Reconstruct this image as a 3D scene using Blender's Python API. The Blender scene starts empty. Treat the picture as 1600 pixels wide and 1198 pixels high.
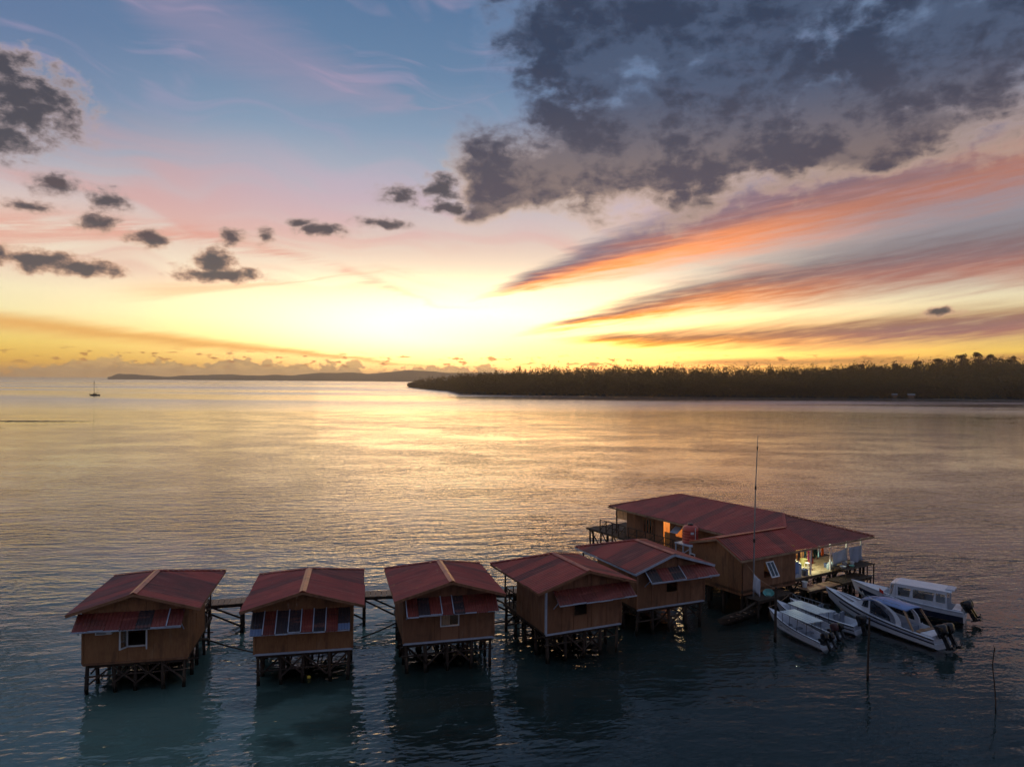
import bpy, bmesh, math, random
import numpy as np
from mathutils import Vector, Matrix

scene = bpy.context.scene
COL = scene.collection
R = math.radians
random.seed(7)

# ------------------------------------------------------------------ camera
CAM_H = 14.0
cam = bpy.data.cameras.new('camera')
cam.sensor_width = 36.0
cam.lens = 24.95
cam.shift_y = -0.0031
cam.clip_start = 0.2
cam.clip_end = 150000.0
camo = bpy.data.objects.new('camera', cam)
camo.matrix_world = Matrix.Translation((0, 0, CAM_H)) @ Matrix.Rotation(R(90), 4, 'X') @ Matrix.Rotation(R(0.42), 4, 'Z')
COL.objects.link(camo)
scene.camera = camo

# ------------------------------------------------------------------ node helpers
def lin(c):
    """sRGB 0-255 -> linear rgba"""
    o = []
    for v in c[:3]:
        v = v / 255.0
        o.append(v / 12.92 if v <= 0.04045 else ((v + 0.055) / 1.055) ** 2.4)
    return (o[0], o[1], o[2], 1.0)

class V:
    """socket wrapper: arithmetic makes Math nodes"""
    T = None
    def __init__(s, k): s.k = k
    def __add__(s, o): return mth('ADD', s, o)
    def __radd__(s, o): return mth('ADD', o, s)
    def __sub__(s, o): return mth('SUBTRACT', s, o)
    def __rsub__(s, o): return mth('SUBTRACT', o, s)
    def __mul__(s, o): return mth('MULTIPLY', s, o)
    def __rmul__(s, o): return mth('MULTIPLY', o, s)
    def __truediv__(s, o): return mth('DIVIDE', s, o)
    def __rtruediv__(s, o): return mth('DIVIDE', o, s)

def put(sock, val):
    if isinstance(val, V): V.T.links.new(val.k, sock)
    else: sock.default_value = val

def node(t, **kw):
    n = V.T.nodes.new(t)
    for k, v in kw.items(): setattr(n, k, v)
    return n

def mth(op, a, b=0.0, c=0.0, clamp=False):
    n = node('ShaderNodeMath', operation=op, use_clamp=clamp)
    put(n.inputs[0], a); put(n.inputs[1], b); put(n.inputs[2], c)
    return V(n.outputs[0])

def vmath(op, a, b=(0, 0, 0), out=0):
    n = node('ShaderNodeVectorMath', operation=op)
    put(n.inputs[0], a); put(n.inputs[1], b)
    return V(n.outputs[out])

def vec(x, y, z=0.0):
    n = node('ShaderNodeCombineXYZ')
    put(n.inputs[0], x); put(n.inputs[1], y); put(n.inputs[2], z)
    return V(n.outputs[0])

def xyz(v):
    n = node('ShaderNodeSeparateXYZ'); put(n.inputs[0], v)
    return V(n.outputs[0]), V(n.outputs[1]), V(n.outputs[2])

def noise(v, scale=1.0, detail=3.0, rough=0.5, dist=0.0, col=False, dim='3D', lac=2.0):
    n = node('ShaderNodeTexNoise', noise_dimensions=dim)
    put(n.inputs['Vector'], v)
    n.inputs['Scale'].default_value = scale; n.inputs['Detail'].default_value = detail
    n.inputs['Roughness'].default_value = rough; n.inputs['Distortion'].default_value = dist
    n.inputs['Lacunarity'].default_value = lac
    return V(n.outputs['Color' if col else 'Fac'])

def sstep(x, a, b):
    n = node('ShaderNodeMapRange', interpolation_type='SMOOTHSTEP')
    put(n.inputs['Value'], x); put(n.inputs['From Min'], a); put(n.inputs['From Max'], b)
    return V(n.outputs[0])

def mixc(f, a, b, mode='MIX'):
    n = node('ShaderNodeMix', data_type='RGBA', blend_type=mode)
    n.clamp_factor = True
    put(n.inputs[0], f); put(n.inputs[6], a); put(n.inputs[7], b)
    return V(n.outputs[2])

def ramp(x, stops, interp='LINEAR'):
    n = node('ShaderNodeValToRGB'); r = n.color_ramp; r.interpolation = interp
    while len(r.elements) < len(stops): r.elements.new(0.5)
    for e, (p, c) in zip(r.elements, stops):
        e.position = p; e.color = c
    put(n.inputs[0], x)
    return V(n.outputs[0])

def vmax(a, b): return mth('MAXIMUM', a, b)
def vmin(a, b): return mth('MINIMUM', a, b)

# ------------------------------------------------------------------ world: dusk sky
SUN_AZ, SUN_EL = -3.0, 0.6          # degrees right of +Y, above the horizon
world = bpy.data.worlds.new('World'); scene.world = world
world.use_nodes = True
wt = world.node_tree; wt.nodes.clear(); V.T = wt
tc = node('ShaderNodeTexCoord')
D = V(tc.outputs['Generated'])
dx, dy, dz = xyz(D)
az = mth('ARCTAN2', dx, dy) * 57.29578
el = mth('ARCSINE', vmin(vmax(dz, -1.0), 1.0)) * 57.29578
P = vec(az, el, 0.0)

sky = node('ShaderNodeTexSky', sky_type='NISHITA', sun_disc=False)
sky.sun_elevation = R(SUN_EL); sky.sun_rotation = R(SUN_AZ)
sky.air_density = 1.2; sky.dust_density = 2.0; sky.ozone_density = 2.0
nish = mixc(1.0, V(sky.outputs[0]), (0.05, 0.05, 0.05, 1), 'MULTIPLY')

def elramp(pts):
    return ramp(vmax(el, 0.0) / 90.0, [(e / 90.0, lin(c)) for e, c in pts])
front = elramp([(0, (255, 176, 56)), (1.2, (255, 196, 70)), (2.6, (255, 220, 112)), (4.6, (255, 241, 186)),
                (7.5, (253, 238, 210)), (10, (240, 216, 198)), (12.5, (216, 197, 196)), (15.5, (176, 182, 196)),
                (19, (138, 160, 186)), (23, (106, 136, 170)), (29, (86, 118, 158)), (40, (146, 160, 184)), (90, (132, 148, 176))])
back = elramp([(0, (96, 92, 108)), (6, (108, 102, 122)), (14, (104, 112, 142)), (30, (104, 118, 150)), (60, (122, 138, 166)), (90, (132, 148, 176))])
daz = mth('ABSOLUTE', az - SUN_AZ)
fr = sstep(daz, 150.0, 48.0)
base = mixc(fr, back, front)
base = mixc(0.12, base, nish)
# brightest air just above where the sun went down
glow = mth('EXPONENT', ((az + 3.5) * (az + 3.5) / 270.0 + (el - 4.2) * (el - 4.2) / 8.5) * -1.0)
base = mixc(vmin(glow * 1.15, 0.97), base, (3.6, 2.35, 1.10, 1))
glow2 = mth('EXPONENT', ((az - 8.0) * (az - 8.0) / 240.0 + (el - 2.4) * (el - 2.4) / 5.5) * -1.0)
base = mixc(glow2 * 0.72, base, (4.2, 1.75, 0.36, 1))
# blue-grey veil away from the sunset on the right and the top left
veil = sstep(az, 8.0, 34.0) * sstep(el, 5.0, 9.5) * (1.0 - sstep(el, 25.0, 45.0)) * (1.0 - sstep(az, 44.0, 66.0))
base = mixc(veil * 0.72, base, lin((104, 124, 146)))
veil2 = sstep(az, -18.0, -38.0) * sstep(el, 11.0, 20.0) * (1.0 - sstep(el, 25.0, 45.0)) * (1.0 - sstep(az, -80.0, -130.0))
base = mixc(veil2 * 0.55, base, lin((92, 110, 148)))

# warps shared by all the clouds
wn = noise(vmath('MULTIPLY', P, (0.35, 0.55, 0)), 1.0, 2.0, 0.55, col=True, dim='2D')
warp = vmath('SUBTRACT', wn, (0.5, 0.5, 0.5))
wn2 = noise(vmath('MULTIPLY', P, (0.1, 0.16, 0)), 1.0, 1.0, 0.5, col=True, dim='2D')
warp2 = vmath('SUBTRACT', wn2, (0.5, 0.5, 0.5))

# ---- thin high cloud: long streaks
Pc = vmath('ADD', P, vmath('MULTIPLY', warp2, (10.0, 5.0, 0)))
ax, ey, _ = xyz(Pc)
st = noise(vec(ax * 0.035 + 3.1, ey * 0.30 + ax * 0.02), 1.0, 3.0, 0.55, dim='2D')
st2 = noise(vec(ax * 0.06 - 7.7, ey * 0.55 + ax * 0.09), 1.0, 3.0, 0.6, dim='2D')
pinkz = sstep(el, 5.5, 9.0) * (1.0 - sstep(el, 14.0, 19.0))
pink = sstep(st, 0.44, 0.68) * pinkz * sstep(daz, 90.0, 40.0)
pinkcol = mixc(sstep(el, 8.0, 15.0), lin((240, 168, 140)), lin((196, 168, 184)))
pinkcol = mixc(sstep(az, -12.0, -34.0), pinkcol, lin((214, 150, 140)))
base = mixc(pink * 0.55 * (1.0 - vmin(glow * 0.8, 0.8)), base, pinkcol)
hi = sstep(st2, 0.50, 0.72) * sstep(el, 15.0, 22.0) * (1.0 - sstep(el, 29.0, 40.0))
base = mixc(hi * 0.42, base, lin((168, 152, 180)))
# the long red streak low on the left, the pale mauve plume above
def band(lo, hi_, soft_lo, soft_hi, a0, a1, wob):
    (x, y) = zip(*lo); c = np.polyfit(x, y, 2 if len(lo) > 2 else 1)
    (x2, y2) = zip(*hi_); c2 = np.polyfit(x2, y2, 2 if len(hi_) > 2 else 1)
    def poly(c):
        if len(c) == 2: return ax0 * float(c[0]) + float(c[1])
        return (ax0 * float(c[0]) + float(c[1])) * ax0 + float(c[2])
    ax0 = vmin(vmax(az, a0 - 6), a1 + 14)
    bl, bh = poly(c), poly(c2)
    e = el + wob
    t = (e - bl) / vmax(bh - bl, 0.15)
    m = sstep(t, -soft_lo * 1.2, soft_lo * 1.8) * (1.0 - sstep(t, 1.0 - soft_hi * 1.5, 1.0 + soft_hi * 1.5))
    m = m * sstep(az, a0 - 1.5, a0 + 5.0) * (1.0 - sstep(az, a1, a1 + 22.0))
    return m, t
streak = noise(vec(az * 0.10, el * 1.3 - az * 0.19), 1.0, 3.0, 0.62, dim='2D')
streakf = noise(vec(az * 0.25, el * 3.2 - az * 0.42), 1.0, 5.0, 0.65, dim='2D')
wob = (streak - 0.5) * 2.0 + (streakf - 0.5) * 0.7
near = sstep(az, 30.0, 7.0)
def bandcol(t, orange, mid, top):
    hot = tuple(min(1.0, x) * 1.45 for x in lin(orange)[:3]) + (1.0,)
    o = mixc(near, lin((176, 118, 102)), hot)
    c = mixc(sstep(t, 0.15, 0.70), o, mixc(near, lin((146, 112, 112)), lin(mid)))
    return mixc(sstep(t, 0.35, 0.95), c, lin(top))
m, t = band([(-36, 8.6), (-28, 9.6), (-14, 8.3)], [(-36, 10.6), (-28, 11.0), (-14, 8.9)], 0.5, 0.5, -70, -20, wob * 0.7)
base = mixc(m * sstep(streak, 0.30, 0.60) * 0.75, base, lin((222, 138, 118)))
m, t = band([(-31, 5.6), (-26, 6.0), (-21, 6.6)], [(-31, 6.0), (-26, 6.7), (-21, 7.1)], 0.6, 0.6, -30, -24, wob * 0.6)
base = mixc(m * 0.55, base, lin((246, 158, 92)))
m, t = band([(-37, 3.0), (-28, 2.5), (-16, 1.7)], [(-37, 4.1), (-28, 3.3), (-16, 2.1)], 0.4, 0.4, -70, -18, wob * 0.3)
base = mixc(m * 0.8, base, lin((232, 160, 74)))
m, t = band([(-30, 25.6), (-22, 22.2), (-12, 20.5)], [(-30, 27.5), (-22, 25.5), (-12, 22.5)], 0.6, 0.6, -32, -14, wob)
base = mixc(m * 0.42, base, lin((180, 150, 172)))

# bands fanning out to the right
m, t = band([(2.5, 7.9), (10.1, 10.2), (17.4, 12.0)], [(2.5, 8.7), (10.1, 12.6), (17.4, 15.3)], 0.35, 0.3, 1.5, 20, wob)
base = mixc(m * (0.3 + streakf * 0.6), base, bandcol(t, (206, 142, 124), (164, 132, 134), (134, 124, 142)))
m, t = band([(5.1, 2.9), (15.1, 2.5), (24.2, 2.6), (35.8, 2.9)], [(5.1, 3.5), (15.1, 4.1), (24.2, 4.6), (35.8, 5.2)], 0.25, 0.25, 3.5, 44, wob * 0.45)
base = mixc(m * (0.55 + streakf * 0.9), base, bandcol(t, (255, 168, 50), (240, 150, 62), (168, 122, 92)))
m, t = band([(2.0, 3.7), (10.2, 4.7), (19.8, 5.8), (35.8, 6.6)], [(2.5, 4.5), (10.2, 6.6), (19.8, 8.7), (35.8, 10.6)], 0.25, 0.3, 0.5, 44, wob * 0.7)
base = mixc(m * (0.52 + streakf * 0.9), base, bandcol(t, (255, 152, 58), (218, 136, 86), (122, 106, 110)))
m, t = band([(-1.6, 6.7), (7.6, 8.2), (15.1, 9.5), (35.7, 12.0)], [(-1.6, 7.5), (7.6, 10.7), (15.1, 13.6), (35.7, 18.2)], 0.22, 0.3, -3.0, 44, wob * 0.8)
base = mixc(m * (0.52 + streakf * 0.9), base, bandcol(t, (252, 150, 78), (204, 130, 104), (112, 100, 118)))
m, t = band([(20, 1.2), (36, 1.3)], [(20, 1.75), (36, 1.9)], 0.3, 0.3, 12, 44, wob * 0.2)
base = mixc(m * 0.8, base, lin((196, 134, 76)))

# ---- cumulus with hand-measured places (azimuth, elevation, half width, half height; degrees)
BIG = [(10.58, 18.6, 10.4, 4.5), (4.0, 16.6, 7.0, 2.9), (8.0, 25.5, 9.0, 4.6), (16.9, 21.2, 8.9, 4.7),
       (18.7, 26.5, 8.8, 3.8), (26.2, 19.3, 4.6, 2.7), (31.8, 21.5, 6.0, 4.6), (15.0, 17.0, 7.5, 2.1),
       (25.8, 17.0, 6.3, 1.6), (0.2, 14.9, 3.9, 1.7), (24.0, 32.0, 18.0, 5.0), (40.0, 27.0, 9.0, 6.0)]
SMALL = [(-34.8, 17.4, 3.9, 2.6), (-36.4, 15.4, 3.2, 1.6), (-35.9, 19.6, 1.8, 1.3), (-32.78, 12.76, 1.6, 0.75),
         (-29.76, 12.2, 1.4, 0.9), (-34.1, 11.3, 1.5, 0.45), (-30.25, 10.56, 1.4, 0.55), (-27.06, 9.9, 1.4, 0.6),
         (-33.8, 7.75, 2.5, 0.75), (-31.2, 7.5, 2.3, 0.65), (-36.6, 8.0, 2.0, 0.8), (-22.8, 8.6, 1.5, 1.0),
         (-22.4, 7.75, 2.9, 0.6), (-21.6, 10.4, 1.1, 0.6), (-19.2, 10.8, 0.7, 0.6), (-15.2, 11.4, 2.1, 0.45),
         (-16.7, 11.9, 1.0, 0.4), (-10.3, 12.2, 2.0, 0.45), (-9.1, 14.4, 1.9, 0.8), (-5.8, 15.0, 1.5, 1.3),
         (-5.0, 13.5, 1.7, 0.5), (31.1, 4.85, 1.3, 0.33)]
def blobs(lst, p):
    f = None
    for (a, e, ra, re) in lst:
        q = vmath('MULTIPLY', vmath('SUBTRACT', p, (a, e, 0)), (1 / ra, 1 / re, 0))
        l = vmath('LENGTH', q, out=1)
        f = l if f is None else vmin(f, l)
    return 1.0 - f
puff = noise(vmath('MULTIPLY', vmath('ADD', P, vmath('MULTIPLY', warp, (1.2, 0.8, 0))), (0.17, 0.28, 0)), 1.0, 5.0, 0.56, dim='2D')
puffs = noise(vmath('MULTIPLY', vmath('ADD', P, vmath('MULTIPLY', warp, (0.6, 0.4, 0))), (0.80, 1.3, 0)), 1.0, 6.0, 0.6, dim='2D')
fb = blobs(BIG, vmath('ADD', P, vmath('MULTIPLY', warp2, (7.0, 4.0, 0))))
fs = blobs(SMALL, vmath('ADD', P, vmath('MULTIPLY', warp, (1.1, 0.7, 0))))
# the rest of the sky, out of the picture, has the same broken cloud
gen = noise(vmath('MULTIPLY', D, (2.2, 2.2, 4.5)), 1.0, 4.0, 0.58)
away = vmax(sstep(mth('ABSOLUTE', az), 42.0, 58.0), sstep(el, 33.0, 42.0)) * sstep(el, 3.0, 9.0)
fg = (gen - 0.52) * 2.6 * away - (1.0 - away) * 3.0
db = fb + (puff - 0.52) * 1.45 + (puffs - 0.5) * 0.42 + 0.36
dens = vmax(sstep(db, -0.14, 0.46), sstep(fg, 0.0, 0.5))
core = vmax(sstep(db, -0.02, 0.60), sstep(fg, 0.2, 0.9))
lowc = sstep(el, 22.0, 14.5)
rim = mixc(lowc, lin((116, 136, 170)), lin((216, 184, 160)))
dark = mixc(sstep(el, 15.0, 25.0), lin((80, 74, 84)), lin((50, 60, 82)))
dark = mixc(sstep(puff * 0.75 + puffs * 0.25, 0.60, 0.42) * 0.5, dark, mixc(0.45, dark, rim))
ccol = mixc(core, rim, dark)
base = mixc(dens * 0.96, base, ccol)
ds = fs * 1.1 + (puffs - 0.5) * 1.9 + (puff - 0.5) * 0.6 + 0.10
dens2 = sstep(ds, -0.30, 0.48)
core2 = sstep(ds, -0.05, 0.85)
c2 = mixc(core2, mixc(sstep(el, 14.0, 8.0), lin((176, 158, 158)), lin((214, 168, 138))), lin((70, 66, 72)))
base = mixc(dens2 * 0.93, base, c2)

# ---- distant cumulus standing on the horizon
hn = noise(vec(az * 0.16 + 2.0, 0.0), 1.0, 2.0, 0.5, dim='2D')
hp = noise(vec(az * 0.75, el * 1.1), 1.0, 5.0, 0.6, dim='2D')
left = 1.0 - sstep(az, -4.0, 3.0) * 0.85
top = (0.95 + (hn - 0.45) * 3.4 + (hp - 0.5) * 2.4) * left
hc = sstep(el, top + 0.14, top - 0.14)
hcol = mixc(sstep(el, 0.1, 1.5), lin((206, 158, 92)), lin((156, 128, 104)))
hcol = mixc(sstep(hp, 0.35, 0.62), hcol, lin((214, 172, 112)))
base = mixc(hc * 0.85 * sstep(daz, 120.0, 60.0), base, hcol)
fl = noise(vec(az * 0.85 + 11.0, el * 2.6), 1.0, 4.0, 0.55, dim='2D')
fz = sstep(el, 0.6, 1.1) * (1.0 - sstep(el, 1.7, 2.3)) * (1.0 - sstep(daz, 25.0, 45.0))
base = mixc(sstep(fl, 0.58, 0.70) * fz * 0.85, base, lin((190, 124, 62)))

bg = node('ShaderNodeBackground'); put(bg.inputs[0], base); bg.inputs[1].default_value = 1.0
wo = node('ShaderNodeOutputWorld'); wt.links.new(bg.outputs[0], wo.inputs[0])
world.cycles.sampling_method = 'NONE'

# ------------------------------------------------------------------ sun (already down behind the island; only a breath of it left)
sun = bpy.data.lights.new('sun', 'SUN'); sun.energy = 0.06; sun.angle = R(25); sun.color = (1.0, 0.62, 0.32)
suno = bpy.data.objects.new('sun', sun); COL.objects.link(suno)
_d = Vector((math.sin(R(SUN_AZ)) * math.cos(R(3)), math.cos(R(SUN_AZ)) * math.cos(R(3)), math.sin(R(3))))
suno.rotation_euler = _d.to_track_quat('Z', 'Y').to_euler()
suno.location = (0, 0, 60)

vs = scene.view_settings
vs.view_transform = 'Standard'; vs.look = 'None'; vs.exposure = 0.12; vs.gamma = 1.0; vs.use_curve_mapping = False
cy = scene.cycles
cy.use_denoising = True
cy.max_bounces = 8; cy.transparent_max_bounces = 16; cy.volume_bounces = 0
cy.caustics_reflective = False; cy.caustics_refractive = False
cy.sample_clamp_indirect = 4.0

# ------------------------------------------------------------------ material helpers
MATS = {}
def mat(name, build):
    if name in MATS: return MATS[name]
    m = bpy.data.materials.new(name); m.use_nodes = True
    t = m.node_tree; t.nodes.clear(); V.T = t
    out = node('ShaderNodeOutputMaterial')
    s = build()
    t.links.new(s.k, out.inputs[0])
    MATS[name] = m
    return m

def principled(color, rough=0.6, metal=0.0, normal=None, spec=None, emit=None, estr=0.0, alpha=None):
    n = node('ShaderNodeBsdfPrincipled')
    put(n.inputs['Base Color'], color); put(n.inputs['Roughness'], rough); put(n.inputs['Metallic'], metal)
    if normal is not None: put(n.inputs['Normal'], normal)
    if spec is not None: put(n.inputs['Specular IOR Level'], spec)
    if emit is not None:
        put(n.inputs['Emission Color'], emit); n.inputs['Emission Strength'].default_value = estr
    return V(n.outputs[0])

def geo(what='Position'): return V(node('ShaderNodeNewGeometry').outputs[what])
def objc(): return V(node('ShaderNodeTexCoord').outputs['Object'])
def rnd(): return V(node('ShaderNodeObjectInfo').outputs['Random'])
def bump(h, strength=0.4, dist=0.02):
    n = node('ShaderNodeBump'); put(n.inputs['Height'], h)
    n.inputs['Strength'].default_value = strength; n.inputs['Distance'].default_value = dist
    return V(n.outputs[0])

# ------------------------------------------------------------------ object helpers
def link(o, parent=None):
    COL.objects.link(o)
    if parent is not None: o.parent = parent
    return o
def meshobj(name, verts, faces, m, parent=None, smooth=False):
    me = bpy.data.meshes.new(name)
    me.from_pydata([tuple(v) for v in verts], [], faces)
    if smooth: me.polygons.foreach_set('use_smooth', [True] * len(me.polygons))
    if m is not None: me.materials.append(m)
    me.update()
    return link(bpy.data.objects.new(name, me), parent)
def tag(o, label=None, cat=None, group=None, kind=None):
    if label: o['label'] = label
    if cat: o['category'] = cat
    if group: o['group'] = group
    if kind: o['kind'] = kind
    return o
def thing(name, loc, rotz, label, cat, group=None):
    o = bpy.data.objects.new(name, None); COL.objects.link(o)
    o.empty_display_size = 0.3
    o.location = loc; o.rotation_euler = (0, 0, rotz)
    return tag(o, label, cat, group)

# ------------------------------------------------------------------ water and seabed
def water_mat():
    pos = geo()
    px, py, pz = xyz(pos)
    # crests lie roughly across the view, a little skewed
    ca, sa = math.cos(R(7)), math.sin(R(7))
    wx = px * ca + py * sa
    wy = py * ca - px * sa
    gust = noise(vec(px * 0.008, py * 0.02), 1.0, 3.0, 0.6, dim='2D')
    gust2 = noise(vec(px * 0.0016 + 5.0, py * 0.0062), 1.0, 4.0, 0.6, dim='2D')
    gust3 = noise(vec(px * 0.05 + 2.0, py * 0.085), 1.0, 3.0, 0.6, dim='2D')
    amp = (0.55 + sstep(gust, 0.30, 0.72) * 0.50) * (0.55 + sstep(gust3, 0.34, 0.66) * 0.80)
    wind = 0.35 + sstep(gust2, 0.36, 0.60) * 0.65       # calm slicks and ruffled water
    lee = 0.62 + sstep(py, 36.0, 58.0) * 0.36 - sstep(py, 60.0, 130.0) * 0.36
    bend = noise(vec(wx * 0.05, wy * 0.05), 1.0, 1.0, 0.5, dim='2D') * 3.0
    def height(ox, oy):
        x = wx + ox; y = wy + oy
        a = noise(vec(x * 0.24, y * 0.80 + bend), 1.0, 1.5, 0.5, dim='2D') * 0.120
        b = noise(vec(x * 0.75 + 9.0, y * 1.9 + bend), 1.0, 2.0, 0.5, dim='2D') * 0.070
        c = noise(vec(x * 2.6 + 3.0, y * 4.4 - x * 0.6), 1.0, 1.5, 0.5, dim='2D') * 0.034
        return a + b + c
    e = 0.05
    h0 = height(0.0, 0.0)
    sx = (height(e, 0.0) - h0) * (1.0 / e) * amp * lee
    sy = (height(0.0, e) - h0) * (1.0 / e) * amp * lee
    nx = (sx * ca - sy * sa) * -1.0
    ny = (sx * sa + sy * ca) * -1.0
    N = vmath('NORMALIZE', vec(nx, ny, 1.0))
    # far off, where single ripples can no longer be told apart, they become surface roughness
    far = sstep(py, 110.0, 520.0)
    k = 1.0 - far * 0.80
    N2 = vmath('NORMALIZE', vec(nx * k, ny * k, 1.0))
    rough = 0.04 + far * wind * 0.24
    fr = node('ShaderNodeFresnel'); fr.inputs['IOR'].default_value = 1.46; put(fr.inputs['Normal'], N)
    gl = node('ShaderNodeBsdfGlossy', distribution='GGX'); put(gl.inputs['Roughness'], rough); put(gl.inputs['Normal'], N2)
    gl.inputs['Color'].default_value = (0.98, 0.98, 0.98, 1)
    tr = node('ShaderNodeBsdfTransparent'); tr.inputs['Color'].default_value = (0.64, 0.80, 0.80, 1)
    mx = node('ShaderNodeMixShader')
    put(mx.inputs[0], V(fr.outputs[0])); V.T.links.new(tr.outputs[0], mx.inputs[1]); V.T.links.new(gl.outputs[0], mx.inputs[2])
    return V(mx.outputs[0])
def seabed_mat():
    pos = geo()
    n1 = noise(vmath('MULTIPLY', pos, (0.25, 0.4, 0)), 1.0, 4.0, 0.6, dim='2D')
    n2 = noise(vmath('MULTIPLY', pos, (0.05, 0.08, 0)), 1.0, 3.0, 0.5, dim='2D')
    sand = mixc(n1, lin((160, 168, 158)), lin((188, 194, 182)))
    sx_, sy_, _ = xyz(pos)
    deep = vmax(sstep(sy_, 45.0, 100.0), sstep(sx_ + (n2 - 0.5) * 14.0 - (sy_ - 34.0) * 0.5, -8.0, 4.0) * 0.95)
    sand = mixc(deep, sand, lin((54, 64, 64)))  # bed colour darkened in place of light lost through deeper water
    reef = sstep(n1 * 0.55 + n2 * 0.6, 0.58, 0.68)
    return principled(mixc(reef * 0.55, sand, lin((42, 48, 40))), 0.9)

BIGR = 70000.0
water = tag(meshobj('water', [(-BIGR, -200, 0), (BIGR, -200, 0), (BIGR, BIGR, 0), (-BIGR, BIGR, 0)], [(0, 1, 2, 3)], mat('sea_water', water_mat)), 'calm rippled sea reflecting the sunset', kind='structure')
def seabed():
    # shallow flat near the huts that falls away to deep water
    ys = [-200, -60, 0, 20, 40, 60, 90, 140, 250, 600, BIGR]
    zs = [-0.9, -0.7, -0.4, -0.22, -0.26, -1.2, -6.0, -10.0, -16.0, -22.0, -22.0]
    v = []; f = []
    for y, z in zip(ys, zs): v += [(-BIGR, y, z), (BIGR, y, z)]
    for i in range(len(ys) - 1): f.append((2 * i, 2 * i + 1, 2 * i + 3, 2 * i + 2))
    return meshobj('seabed', v, f, mat('sand_and_reef', seabed_mat))
tag(seabed(), 'pale sand and reef under the shallows', kind='structure')

# ------------------------------------------------------------------ mesh builder
class MB:
    def __init__(s): s.v = []; s.f = []
    def add(s, vs, fs):
        o = len(s.v); s.v += [tuple(x) for x in vs]; s.f += [tuple(i + o for i in f) for f in fs]; return s
    def box(s, a, b):
        (x0, y0, z0), (x1, y1, z1) = a, b
        return s.add([(x0, y0, z0), (x1, y0, z0), (x1, y1, z0), (x0, y1, z0), (x0, y0, z1), (x1, y0, z1), (x1, y1, z1), (x0, y1, z1)],
                     [(3, 2, 1, 0), (4, 5, 6, 7), (0, 1, 5, 4), (1, 2, 6, 5), (2, 3, 7, 6), (3, 0, 4, 7)])
    def bar(s, p, q, w, h=None, up=(0, 0, 1)):
        h = w if h is None else h
        p = Vector(p); q = Vector(q); d = (q - p).normalized(); u = Vector(up)
        if abs(d.dot(u)) > 0.98: u = Vector((0, 1, 0))
        r = d.cross(u).normalized(); u = r.cross(d)
        vs = [c + r * (a * w / 2) + u * (b * h / 2) for c in (p, q) for a, b in ((-1, -1), (1, -1), (1, 1), (-1, 1))]
        return s.add(vs, [(0, 1, 2, 3), (7, 6, 5, 4), (0, 4, 5, 1), (1, 5, 6, 2), (2, 6, 7, 3), (3, 7, 4, 0)])
    def tube(s, p, q, r0, r1=None, n=7):
        r1 = r0 if r1 is None else r1
        p = Vector(p); q = Vector(q); d = (q - p).normalized()
        u = Vector((0, 0, 1)) if abs(d.z) < 0.9 else Vector((1, 0, 0))
        a = d.cross(u).normalized(); b = d.cross(a)
        vs = []
        for c, r in ((p, r0), (q, r1)):
            for i in range(n):
                t = 2 * math.pi * i / n
                vs.append(c + a * (r * math.cos(t)) + b * (r * math.sin(t)))
        fs = [(i, (i + 1) % n, n + (i + 1) % n, n + i) for i in range(n)] + [tuple(range(n))[::-1], tuple(range(n, 2 * n))]
        return s.add(vs, fs)
    def prism(s, pts, off):
        """closed polygon pushed along off"""
        n = len(pts); o = Vector(off)
        vs = [Vector(p) for p in pts] + [Vector(p) + o for p in pts]
        fs = [tuple(range(n))[::-1], tuple(range(n, 2 * n))] + [(i, (i + 1) % n, n + (i + 1) % n, n + i) for i in range(n)]
        return s.add(vs, fs)
    def lathe(s, prof, c=(0, 0, 0), n=16):
        vs = []; fs = []
        for (r, z) in prof:
            for i in range(n):
                t = 2 * math.pi * i / n
                vs.append((c[0] + r * math.cos(t), c[1] + r * math.sin(t), c[2] + z))
        for j in range(len(prof) - 1):
            for i in range(n):
                fs.append((j * n + i, j * n + (i + 1) % n, (j + 1) * n + (i + 1) % n, (j + 1) * n + i))
        fs.append(tuple(range(n))[::-1]); fs.append(tuple(range((len(prof) - 1) * n, len(prof) * n)))
        return s.add(vs, fs)
    def build(s, name, m, parent=None, smooth=False):
        return meshobj(name, s.v, s.f, m, parent, smooth)

# ------------------------------------------------------------------ materials of the village
def m_sheet(c0, c1, rust=0.35, rough=0.48):
    def f():
        o = objc(); r = rnd()
        n = noise(vmath('MULTIPLY', o, (0.9, 0.9, 0.9)), 1.0, 4.0, 0.6)
        n2 = noise(vmath('MULTIPLY', o, (6, 6, 6)), 1.0, 4.0, 0.6)
        c = mixc(r, lin(c0), lin(c1))
        c = mixc(sstep(n, 0.42, 0.72) * rust, c, lin((92, 46, 32)))
        n3 = noise(vmath('MULTIPLY', o, (0.5, 4.0, 0.5)), 1.0, 4.0, 0.65)
        c = mixc(sstep(n3, 0.50, 0.72) * rust * 1.3, c, lin((70, 40, 34)))
        c = mixc(sstep(n3, 0.46, 0.30) * 0.35, c, lin((176, 104, 88)))
        c = mixc(sstep(n2, 0.62, 0.72) * 0.30, c, lin((168, 128, 116)))
        return principled(c, rough, 0.0, bump(n2, 0.15, 0.01), 0.4)
    return f
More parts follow.
